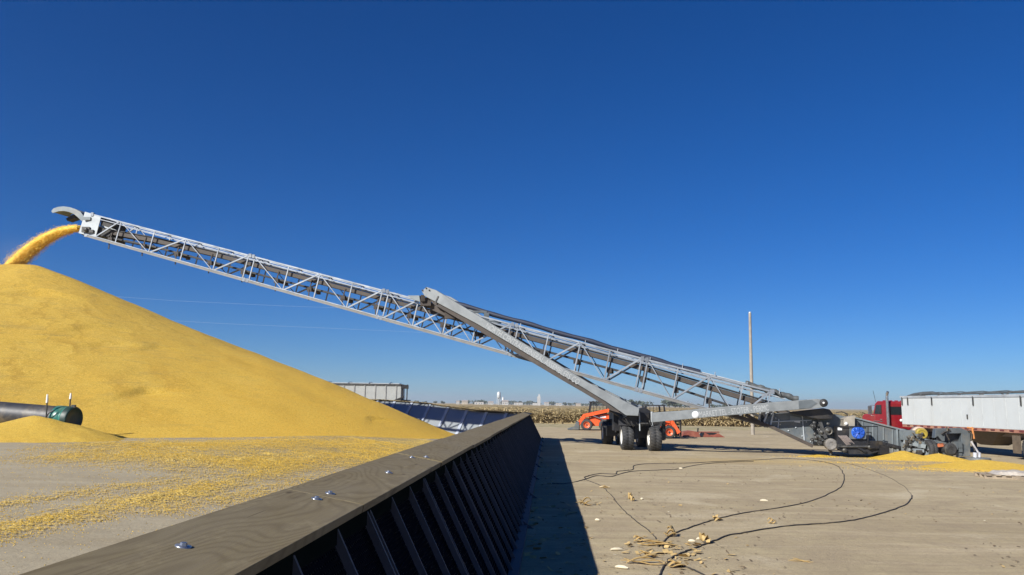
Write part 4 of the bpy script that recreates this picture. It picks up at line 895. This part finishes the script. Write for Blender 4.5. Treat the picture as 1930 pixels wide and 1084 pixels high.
p = at(1123, 806, 64.5); loader('orange skid steer loader with bucket down near dry field', (p.x, p.y, 0), math.pi-.12, False).scale = (1.14, 1.14, 1.1)
p = at(1237, 822, 51); loader('orange loader with fork carriage mostly hidden behind black tyres', (p.x, p.y, 0), .05, True)
# red steel frame on the ground
p = G(1332, 824); rf = thing('steel_hopper_frame', 'low rusty red steel frame lying on the yard before the field', 'steel frame', p)
m = MB().prism([(-1.6, 0, 0), (-.4, 0, 0), (-.55, 0, .32), (-1.0, 0, .4), (-1.5, 0, .3)], (0, 1.2, 0)); m.prism([(-.2, .1, .0), (1.25, .1, 0), (.8, .1, .26), (.55, .1, .16), (.2, .1, .14), (-.1, .1, .3)], (0, .08, 0)); m.beam((-.5, .6, .3), (1.0, .6, .32), .1, .08); m.build('side_plate', redrust, rf)
MB().prism([(-.3, .16, .02), (.9, .16, .02), (.7, .16, .27), (-.2, .16, .3)], (0, .7, 0)).build('dark_throat', black, rf)
MB().tube((-.55, .2, .3), (-.52, .2, .58), .05, 8).build('pin', black, rf)

# ------------------------------------------------------------------ pole and wires
p = at(1416, 760, 60); base = Vector((p.x+.05, 60, 0)); tp = at(1413.3, 590, 60)
up = thing('utility_pole', 'bare weathered utility pole rising behind the conveyor', 'pole', base)
MB().path([Vector((0, 0, -.2)), (tp-base)*.5, tp-base], .12, 14, True, [.135, .12, .1]).build('shaft', conc, up)
MB().lathe(tp-base, (0, 0, 1), [(0, .1), (.08, .09), (.1, .0), (.1, -.05)], 12).build('cap', galv_dull, up)
for pts, lab in ((((190, 557), (330, 567), (540, 577), (720, 583)), 'upper thin pale power line crossing the sky above the pile'), (((250, 600), (420, 610), (560, 616), (760, 625)), 'lower thin pale power line just over the pile slope')):
    m = MB().path([at(-300, pts[0][1]-25, 150)]+[at(x, y, 150) for x, y in pts]+[at(900, pts[-1][1]+7, 150)], .011, 5); o = m.build('power_line', M('pale_wire', (.35, .42, .52), .4)); tag(o, lab, 'wire')

# ------------------------------------------------------------------ corn field
rows = np.arange(82, 112, .76); P = []
for k, y in enumerate(rows):
    n = int(1500 if k < 8 else 700); P.append(np.stack([RNG.uniform(-45, 75, n), np.full(n, y)+RNG.normal(0, .06, n), np.zeros(n)], -1))
P = np.concatenate(P); P[:, 1] += .5*np.sin(P[:, 0]*.2); n = len(P); H = RNG.uniform(.95, 1.6, n)*(1+.1*vnoise(P[:, :1], P[:, 1:2], .2, 3, 2)[:, 0]); lean = RNG.normal(0, .12, (n, 2))
def stalk_mesh():
    V, Fq, off = [], [], 0
    r = .02; top = P + np.stack([lean[:, 0]*H, lean[:, 1]*H, H], -1)
    for a in range(2):
        d = np.array([[r, 0, 0], [0, r, 0]][a]); V += [P-d, P+d, top+d*.4, top-d*.4]
        i0 = off + np.arange(n); Fq.append(np.stack([i0, i0+n, i0+2*n, i0+3*n], -1)); off += 4*n
    for l in range(8):
        t = RNG.uniform(.25, .98, n)[:, None]; b = P + (top-P)*t; an = RNG.uniform(0, 6.28, n); L = RNG.uniform(.22, .5, n)
        d = np.stack([np.cos(an)*L, np.sin(an)*L, RNG.uniform(-.35, .12, n)], -1); wv = np.stack([-np.sin(an)*.055, np.cos(an)*.055, RNG.uniform(.01, .04, n)], -1)
        V += [b-wv, b+wv, b+d+wv*.6, b+d-wv*.6]; i0 = off + np.arange(n); Fq.append(np.stack([i0, i0+n, i0+2*n, i0+3*n], -1)); off += 4*n
    return np.concatenate(V), np.concatenate(Fq)
cornst = M('dry_corn_leaf', (.48, .38, .21), .85, 0, .2, 1.3, (.36, .33, .15), .35)
nt = cornst.node_tree; pb = nt.nodes['Principled BSDF']; tl = nt.nodes.new('ShaderNodeBsdfTranslucent'); tl.inputs[0].default_value = (.46, .38, .2, 1); mx = nt.nodes.new('ShaderNodeMixShader'); mx.inputs[0].default_value = .45
nt.links.new(pb.outputs[0], mx.inputs[1]); nt.links.new(tl.outputs[0], mx.inputs[2]); nt.links.new(mx.outputs[0], nt.nodes['Material Output'].inputs[0])
v, f = stalk_mesh(); o = np_mesh('dry_corn', v, f, cornst, False); tag(o, 'standing dry corn at the edge of the yard', kind='stuff')
def canopy_z(X, Y): return (1.2+.25*vnoise(X, Y, .8, 13, 3))*npss(82.1, 87, Y)**.5
o = grid_mesh('corn_canopy', np.linspace(-260, 420, 420), np.concatenate([np.linspace(82.2, 160, 160), np.linspace(164, 420, 60)]), canopy_z, cornst); tag(o, 'dry corn reaching back to the town', kind='stuff')
vx = np.linspace(-30, 70, 160); vy = np.linspace(69, 79.5, 40)
o = grid_mesh('grass_verge', vx, vy, lambda X, Y: -.06+.16*npss(69, 72, Y)*npss(80, 78.5, Y)+.1*vnoise(X, Y, .6, 17, 4), strip); tag(o, 'rough grass verge along the field', kind='structure')

# ------------------------------------------------------------------ far town and trees
leafm = M('distant_foliage', (.1, .12, .085), .9, 0, .4, .6)
barkm = M('dark_bark', (.09, .07, .05), .9)
def crown_mesh(seed, n=260):
    rg = np.random.default_rng(seed); cl = [(rg.normal(0, .28), rg.normal(0, .28), rg.uniform(.35, .85), rg.uniform(.2, .36)) for _ in range(7)]
    V = []; 
    for k in range(n):
        c = cl[k % 7]; d = rg.normal(size=3); d /= np.linalg.norm(d); p = np.array(c[:3]) + d*c[3]*rg.uniform(.5, 1.05)*np.array([1, 1, .8])
        a = rg.normal(size=3); a /= np.linalg.norm(a); b = np.cross(a, rg.normal(size=3)); b /= np.linalg.norm(b); s = rg.uniform(.04, .085)
        V += [p-a*s-b*s*.7, p+a*s-b*s*.7, p+a*s+b*s*.7, p-a*s+b*s*.7]
    return np.array(V), np.arange(n*4).reshape(-1, 4)
protos = []
for s in range(3):
    t = thing('tree', 'distant dark tree among the low houses of the far town', 'tree', (0, 0, 0), 0, 'trees of the far town')
    v, f = crown_mesh(s+40); np_mesh('crown', v, f, leafm, False, t); MB().path([(0, 0, 0), (.02, 0, .25), (0, .02, .6)], .03, 6, True, [.035, .025, .01]).build('trunk', barkm, t)
    protos.append(t)
spots = [(836, 5), (866, 7), (880, 8), (893, 5), (905, 9), (914, 7), (922, 5), (959, 10), (972, 7), (985, 8), (998, 9), (1004, 6), (1030, 6), (1040, 8), (1052, 5), (1066, 7), (1074, 5), (1085, 6), (1098, 5), (1108, 5), (820, 4), (800, 4), (785, 5), (948, 6), (1016, 6)]
for k, (x, h) in enumerate(spots):
    t = protos[k] if k < 3 else copy_tree(protos[k % 3]); hor = 761+(x-965)*.0157; b_ = at(x, hor, 880+30*(k % 4)); t.location = (b_.x, b_.y, 0); sc = (h*.45+1.6); t.scale = (sc*1.5, sc*1.5, sc); t.rotation_euler.z = k*1.3
for k, (x, h) in enumerate([(1124, 9), (1135, 10), (1146, 10), (1158, 12), (1171, 13), (1184, 12), (1197, 13), (1211, 11), (1262, 13), (1272, 15), (1281, 12), (1300, 9), (1320, 7), (1345, 7), (1370, 6), (1400, 6), (1430, 6), (1460, 7)]):
    t = copy_tree(protos[k % 3]); hor = 761+(x-965)*.0157; b_ = at(x, hor, 620); t.location = (b_.x, b_.y, 0); sc = h*.42+1.2; t.scale = (sc*1.7, sc*1.7, sc); t.rotation_euler.z = k*2.1
    t['label'] = 'bushy tree in the long tree line beyond the dry field'; t['group'] = 'tree line beyond the field'
hw = M('pale_house_wall', (.4, .39, .37), .7, 0, .1, .2); hr = M('dull_roof', (.25, .22, .2), .8, 0, .2, .2); hd = M('house_window', (.06, .07, .08), .3); tanw = M('tan_house_wall', (.42, .36, .28), .7, 0, .1, .2); gw = M('grain_silo_steel', (.48, .5, .5), .5, .2, .06, .1)
def house(label, px, wpx, hpx, Y, wm, flat=False):
    hor = 761+(px-965)*.0157; b_ = at(px, hor, Y); k = Y/1500; W, H = wpx*k, hpx*k*1.2+2.2
    r = thing('house' if not flat else 'shed', label, 'building', (b_.x, b_.y, 0), 0)
    wl = MB().box((0, 0, H*.35), (W, W*.5, H*.7)).build('wall', wm, r)
    if flat: MB().box((0, 0, H*.74), (W*1.02, W*.52, H*.08)).build('roof', hr, r)
    else: MB().prism([(-W*.53, -W*.29, H*.7), (W*.53, -W*.29, H*.7), (W*.53, 0, H), (-W*.53, 0, H)], (0, .01, .01)).add([(-W*.53, -W*.29, H*.7), (-W*.53, W*.29, H*.7), (-W*.53, 0, H), (W*.53, -W*.29, H*.7), (W*.53, W*.29, H*.7), (W*.53, 0, H)], [(0, 2, 1), (3, 4, 5), (1, 2, 5, 4)]).build('roof', hr, r)
    for q in (-.28, .05, .3): MB().box((W*q, -W*.25-.02, H*.4), (W*.1, .06, H*.2)).build('window', hd, wl)
    MB().box((-W*.1, -W*.25-.03, H*.2), (W*.07, .08, H*.4)).build('door', tanw, wl)
house('small pale house at the left end of the far town', 863, 6, 3, 860, hw)
house('tan gabled house left of the long pale shed in the far town', 876, 11, 4, 870, tanw)
house('long pale shed with low roof left of the water tower', 903, 17, 3, 850, hw, True)
house('pair of white sheds just below the water tower', 925, 10, 3, 840, hw)
house('pale gabled building right beside the water tower foot', 952, 12, 5, 845, hw)
house('long low shed between water tower and grain elevator', 977, 16, 3, 850, hw, True)
house('small white house right of the grain elevator', 1030, 9, 3, 850, hw)
house('white building farther right along the far town edge', 1053, 11, 3, 870, hw, True)
house('small tan house near the right end of the far town', 1090, 9, 2, 860, tanw)
b_ = at(940, 760.5, 900); wt = thing('water_tower', 'white water tower standing over the far town', 'water tower', (b_.x, b_.y, 0)); s = .6
MB().lathe((0, 0, 0), (0, 0, 1), [(0, 15.2), (1.2, 15), (2.2, 13.9), (2.2, 9), (1.6, 7.6), (0, 7.2)], 20).build('tank', gw, wt)
for k in range(6): MB().tube((1.9*math.cos(k*1.047), 1.9*math.sin(k*1.047), 8.2), (2.4*math.cos(k*1.047), 2.4*math.sin(k*1.047), 0), .2, 6).build('leg', gw, wt)
MB().tube((0, 0, 7.5), (0, 0, 0), .6, 10).build('riser', gw, wt)
b_ = at(948, 760.7, 890); sl = thing('silo', 'small pale silo right of the water tower', 'silo', (b_.x, b_.y, 0)); MB().lathe((0, 0, 0), (0, 0, 1), [(1.3, 0), (1.3, 8), (.2, 9.2), (0, 9.3)], 14).build('bin', gw, sl); MB().tube((0, 0, 9), (0, 0, 11), .15, 6).build('vent', gw, sl)
b_ = at(1015.5, 761.8, 850); ge = thing('grain_elevator', 'tall white grain elevator at the right of the far town', 'grain elevator', (b_.x, b_.y, 0)); MB().box((0, 0, 5), (3.2, 4, 10)).build('tower', hw, ge); MB().box((.3, 0, 11), (1.7, 2, 2.4)).build('headhouse', gw, ge); MB().box((-4, 0, 1.5), (5, 4, 3)).build('annex', hw, ge)

# ------------------------------------------------------------------ pipe with cap, stakes
ec = at(139, 791, 27.0); d = Vector((-1, .18, .055)).normalized(); L = 9.0
pr = thing('drain_pipe', 'black plastic aeration pipe with green end cap lying on corn', 'pipe', (ec.x, ec.y, mound(ec.x, ec.y)))
po = pr.location; rr = .4
pts = [ec + d*(t*L) for t in np.linspace(.02, 1, 12)]
MB().path(pts, rr, 26).build('pipe_body', pipem, pr, po)
ax = -d
MB().lathe(ec, ax, [(rr*1.02, -.62), (rr*1.07, -.6), (rr*1.07, -.3), (rr*1.02, -.28), (rr*1.03, -.25), (rr*1.07, -.22), (rr*1.07, -.06)], 32).build('cap_band', tealp, pr, po)
cp = MB().lathe(ec, ax, [(rr*1.075, -.2), (rr*1.075, -.02), (rr*1.03, .02), (rr*.96, .03), (rr*.94, .0), (rr*.4, -.02), (0, -.02)], 32).build('end_cap', tealc, pr, po)
m = MB().box(ec+Vector((-.02, -.05, rr*1.1)), (.12, .1, .1)); m.build('clamp', engine_m, pr, po)
for (x, y0, y1, lean_, Y, lab) in ((87, 788, 743, .02, 26.6, 'thin stake with white tip in front of the black pipe, farther from its cap'), (131, 772, 741, .03, 27.2, 'thin stake with white tip beside the green pipe cap')):
    a, b = at(x, y0, Y), at(x+2.5, y1, Y); gz_ = mound(a.x, a.y); g0 = Vector((a.x, a.y, gz_)); st_ = thing('marker_stake', lab, 'stake', g0, 0, 'stakes beside the pipe')
    MB().path([a-g0-Vector((0, 0, .9 if Y < 27 else .3)), a-g0, (b-g0).lerp(a-g0, .35)], .024, 7).build('rod', engine_m, st_)
    MB().path([(b-g0).lerp(a-g0, .36), b-g0], .04, 7, True, [.04, .025]).build('tip', white_tip, st_)
m = MB().path([at(86, 787, 26.6), at(92, 779, 26.55), at(102, 773, 26.6)], .02, 6); m.build('tie_strap', black, pr, po)

# ------------------------------------------------------------------ cables on the yard
def smooth(pts, n=6):
    out = []
    for i in range(len(pts)-1):
        p0, p1, p2, p3 = pts[max(i-1, 0)], pts[i], pts[i+1], pts[min(i+2, len(pts)-1)]
        for t in np.linspace(0, 1, n, endpoint=False): out.append(.5*((2*p1)+(p2-p0)*t+(2*p0-5*p1+4*p2-p3)*t*t+(3*p1-p0-3*p2+p3)*t**3))
    return out+[pts[-1]]
def cable(label, px, r):
    pts = smooth([G(x, y) for x, y in px]); pts = [p+Vector((random.gauss(0, .008), random.gauss(0, .012), 0)) for p in pts]
    pts = [Vector((p.x, p.y, float(ground_z(np.array([p.x]), np.array([p.y]))[0])+r*.8)) for p in pts]
    o = MB().path(pts, r, 7).build('hose', dark_plastic); tag(o, label, 'cable', 'black cables on the yard')
cable('black cable running from the wall shade and looping back from the tail to the husks', ((1040, 911), (1062, 912), (1085, 908), (1103, 903), (1103, 899), (1130, 893), (1160, 894), (1163, 889), (1192, 885), (1196, 877), (1230, 873.5), (1300, 873), (1345, 871), (1400, 868.5), (1470, 864.5), (1500, 865), (1550, 870), (1577, 878), (1589, 893), (1590, 908), (1575, 924), (1530, 944), (1480, 957), (1420, 966), (1380, 973), (1340, 983), (1300, 996), (1266, 1010), (1240, 1032)), .011)
cable('thick black cable curving from the yard middle to the bottom edge by the husks', ((1719, 934), (1716, 941), (1700, 954), (1650, 971), (1600, 983), (1540, 989.5), (1480, 994), (1420, 1003), (1370, 1012), (1340, 1024), (1310, 1035), (1280, 1047), (1258, 1060), (1246, 1078), (1238, 1110)), .0125)
cable('faint dusty cord curving from the tail to the end of the thick cable', ((1520, 863), (1570, 867), (1620, 879), (1665, 896), (1702, 916), (1719, 934)), .0055)
cable('thin black line twisting beside the first cable from the shade', ((1100, 905), (1125, 897), (1150, 899), (1172, 893), (1195, 888.5), (1245, 886), (1278, 884), (1305, 877.5), (1350, 873), (1420, 870)), .011)
cable('faint grey cord running down from the twisted cable to the husk pile', ((1103, 904), (1130, 915), (1150, 932), (1170, 957), (1195, 980), (1222, 1000), (1240, 1020), (1256, 1040)), .008)
cable('short black cord trailing through the husks to the bottom edge', ((1262, 1066), (1290, 1070), (1312, 1078), (1340, 1092)), .011)

# ------------------------------------------------------------------ husks
huskm = M('dry_husk', (.44, .31, .13), .8, 0, .35, 9, (.22, .14, .06), .5, .2); cobm = M('pale_cob', (.62, .55, .4), .8, 0, .15, 12)
def husk(label, px, py, L, wd, ang, mat=huskm, lift=.05, grp='dry husks by the cables'):
    c = G(px, py); me = MB(); n = 9; d = Vector((math.cos(ang), math.sin(ang), 0)); s = Vector((-d.y, d.x, 0)); ph = random.uniform(0, 6)
    for k in range(3):
        a = ang+random.uniform(-.25, .25); dd = Vector((math.cos(a), math.sin(a), 0)); ss = Vector((-dd.y, dd.x, 0)); vs = []; off = s*(k-1)*wd*.4
        for q in range(n):
            t = q/(n-1); w_ = wd*math.sin(math.pi*min(1, t*.92+.08))**.7*(.55+.25*k*.5); z = .008+lift*abs(math.sin(t*3+ph+k))*(.6+.4*k)
            p = dd*(L*(t-.5)*(1-.12*k)) + off + Vector((0, 0, z)); vs += [p-ss*w_/2+Vector((0, 0, w_*.3)), p, p+ss*w_/2+Vector((0, 0, w_*.3))]
        fs = []
        for q in range(n-1):
            for e in (0, 1): fs.append((q*3+e, q*3+e+1, q*3+e+4, q*3+e+3))
        me.add(vs, fs, True)
    o = me.build('corn_husk', mat); o.location = c; tag(o, label, 'husk', grp); sm = o.modifiers.new('thickness', 'SOLIDIFY'); sm.thickness = .003
husk('long tan husk lying uppermost across the cable crossing', 1242, 1030, .62, .1, -.12)
husk('short yellow husk at the left tip of the upper husk', 1205, 1022, .2, .09, .3)
husk('folded brown husk just above the cable crossing', 1265, 1012, .2, .13, -.5, lift=.09)
husk('long pale tan husk along the bottom near the cable end', 1215, 1064, .62, .07, -.15)
husk('curled brown husk resting on the thick cable', 1330, 1025, .17, .12, .9, lift=.1)
husk('torn husk shreds between the two long husks', 1222, 1052, .28, .1, .2, lift=.06)
husk('small brown husk in the sun beside the wall shade', 1102, 953, .35, .1, -.5, lift=.1)
husk('small brown husk standing alone in the yard middle', 1190, 945, .2, .09, 1.6, lift=.12)
husk('little tan husk under the long cable curve', 1352, 982, .2, .1, .4, lift=.06)
husk('tiny brown husk between the two long cables', 1455, 988, .17, .08, .2, lift=.06)
husk('thin yellow leaf lying alone right of the husks', 1510, 1060, .32, .035, -.6, lift=.02)
husk('crumpled pale husk where the thin cord reaches the bottom', 1275, 1070, .25, .1, .1, lift=.05)
husk('brown husk scrap touching the twisted cable', 1140, 920, .3, .06, -.4, lift=.03)
for lab, px, py, L in (('white cob piece left of the curled husk', 1304, 1022, .1), ('white cob piece between husks on the thick cable', 1318, 1018, .09), ('bright white cob lying left of the husk pile', 1162, 1038, .17), ('white cob just left of the long bottom husk', 1172, 1072, .16), ('white cob in the sun near the wall shade edge', 1126, 982, .08), ('white cob alone in the far middle of the yard', 1440, 945, .16), ('small white cob above the husk pile', 1210, 942, .06), ('pale cob by the twisted cable', 1140, 919, .25), ('pale scrap of cob on the second cable', 1283, 884, .12)):
    c = G(px, py); o = MB().path([(-L/2, 0, .018), (-L*.2, 0, .022), (L*.2, 0, .022), (L/2, 0, .016)], .02, 8, True, [.012, .021, .021, .008]).build('cob', cobm); o.location = c; o.rotation_euler.z = random.uniform(-.6, .4); tag(o, lab, 'cob', 'pale cob pieces')
# small litter
n = 11000; X = RNG.uniform(-.2, 26, n); Y = 7+30*RNG.random(n)**1.5; k = (X < .7*Y+1) & (X > .3+.048*Y); X, Y = X[k], Y[k]
def flakes(name, X, Y, lo, hi, mat, label):
    n = len(X); s = RNG.uniform(lo, hi, n); a = RNG.uniform(0, 6.28, n); e = np.stack([np.cos(a), np.sin(a), RNG.normal(0, .15, n)], -1)*s[:, None]; q = np.stack([-np.sin(a), np.cos(a), RNG.normal(0, .3, n)], -1)*(s*RNG.uniform(.25, .7, n))[:, None]
    c = np.stack([X, Y, ground_z(X, Y)+.012+s*.1], -1); v = np.concatenate([c-e-q, c+e-q, c+e+q, c-e+q]); i0 = np.arange(n); f = np.stack([i0, i0+n, i0+2*n, i0+3*n], -1)
    o = np_mesh(name, v, f, mat, False); tag(o, label, kind='stuff')
kk = vnoise(X, Y, .35, 61, 3) > -.12+.5*RNG.random(len(X))*(np.arange(len(X)) % 2)
X, Y = X[kk], Y[kk]; m_ = len(X)//9
flakes('husk_litter', X[:m_], Y[:m_], .012, .035, huskm, 'shreds of husk over the yard'); flakes('pale_litter', X[m_:m_+m_//3], Y[m_:m_+m_//3], .008, .022, cobm, 'pale scraps over the yard')
flakes('dark_litter', X[m_+m_//3:], Y[m_+m_//3:], .006, .026, M('dark_scrap', (.12, .085, .05), .9), 'dark clods and scraps over the yard')
X = np.concatenate([RNG.uniform(.2, 1.3, 500), RNG.normal(2.3, .35, 110)]); Y = np.concatenate([RNG.uniform(6, 30, 500), RNG.normal(11.4, .8, 110)]); flakes('shade_litter', X, Y, .015, .06, huskm, 'husk scraps along the wall foot')

P = []
for hx, hy, sx_, sy_, n_ in ((1728, 869, .9, .55, 1900), (1800, 872, 1.0, .5, 1900), (1870, 890, 1.6, .6, 3200), (1545, 861, .8, .3, 500), (1640, 872, 1.4, .25, 500)):
    c = G(hx, hy); P.append(np.stack([c.x+RNG.normal(0, sx_, n_), c.y+.9*(hx > 1650)+RNG.normal(0, sy_, n_)], -1))
P = np.concatenate(P); kernels('scattered_kernels', np.stack([P[:, 0], P[:, 1], ground_z(P[:, 0], P[:, 1])], -1), .012, corn_small, 'kernels scattered round the heaps')
# ------------------------------------------------------------------ pallet at the right edge
p = G(1895, 902); pa = thing('pallet', 'worn wooden pallet at the right edge before the broad corn heap', 'pallet', p, -.25)
for y in (-.45, 0, .45): MB().box((.3, y, .06), (2.0, .09, .09)).build('bearer', palw, pa)
for k in range(8): MB().box((-.6+k*.26, 0, .118), (.14, 1.1, .022)).build('deck_board', palw, pa)
for k in range(3): MB().box((-.5+k*.8, 0, .008), (.14, 1.1, .016)).build('bottom_board', palw, pa)
xs_ = np.linspace(-.35, 1.4, 40); ys_ = np.linspace(-.5, .5, 30)
def bagz(X, Y):
    e = npss(-.35, -.2, X)*npss(1.4, 1.25, X)*npss(-.5, -.4, Y)*npss(.5, .4, Y); return .13+e*(.1+.05*vnoise(X, Y, 4, 5, 4))
o = grid_mesh('plastic_sheet', xs_, ys_, bagz, bagm); o.location = p; o.rotation_euler.z = -.25; tag(o, 'crumpled dusty white sacking lying on top of the pallet', 'sacking')
p = G(1935, 906); o = MB().box((0, 0, .05), (.7, .14, .1)).box((.1, .2, .04), (.6, .1, .08)).build('loose_timber', palw); o.location = p; tag(o, 'short weathered timber at the far right below the pallet', 'timber')

# ------------------------------------------------------------------ thin autumn haze
hm = bpy.data.materials.new('thin_haze'); hm.use_nodes = True; hm.node_tree.nodes.clear()
pv = hm.node_tree.nodes.new('ShaderNodeVolumePrincipled'); pv.inputs['Density'].default_value = .00022; pv.inputs['Color'].default_value = (.8, .88, .95, 1); pv.inputs['Anisotropy'].default_value = .2
ho = hm.node_tree.nodes.new('ShaderNodeOutputMaterial'); hm.node_tree.links.new(pv.outputs[0], ho.inputs['Volume'])
hz = MB().box((0, 2950, 22), (8100, 7200, 48)).build('haze', hm); tag(hz, 'thin haze over the far fields', kind='stuff')

dm = bpy.data.materials.new('grain_dust'); dm.use_nodes = True; nt = dm.node_tree; nt.nodes.clear(); tc = nt.nodes.new('ShaderNodeTexCoord')
ln = nt.nodes.new('ShaderNodeVectorMath'); ln.operation = 'LENGTH'; nt.links.new(tc.outputs['Object'], ln.inputs[0])
d_ = math_n(nt, 'MAXIMUM', math_n(nt, 'SUBTRACT', 1.0, ln.outputs['Value']), 0.0); nz = noise_n(nt, 2.2, tc.outputs['Object'], 5, .6, .5)
pv = nt.nodes.new('ShaderNodeVolumePrincipled'); pv.inputs['Color'].default_value = (.85, .66, .42, 1); nt.links.new(math_n(nt, 'MULTIPLY', math_n(nt, 'MULTIPLY', d_, d_), math_n(nt, 'MULTIPLY', nz, .13)), pv.inputs['Density'])
ho = nt.nodes.new('ShaderNodeOutputMaterial'); nt.links.new(pv.outputs[0], ho.inputs['Volume'])
c = at(28, 478, 44.2); dc = MB().lathe((0, 0, 0), (0, 0, 1), [(0.001, -1), (.5, -.87), (.87, -.5), (1, 0), (.87, .5), (.5, .87), (0.001, 1)], 20).build('dust', dm); dc.location = c; dc.scale = (2.4, 1.8, 1.5); tag(dc, 'faint orange dust where the corn lands', kind='stuff')
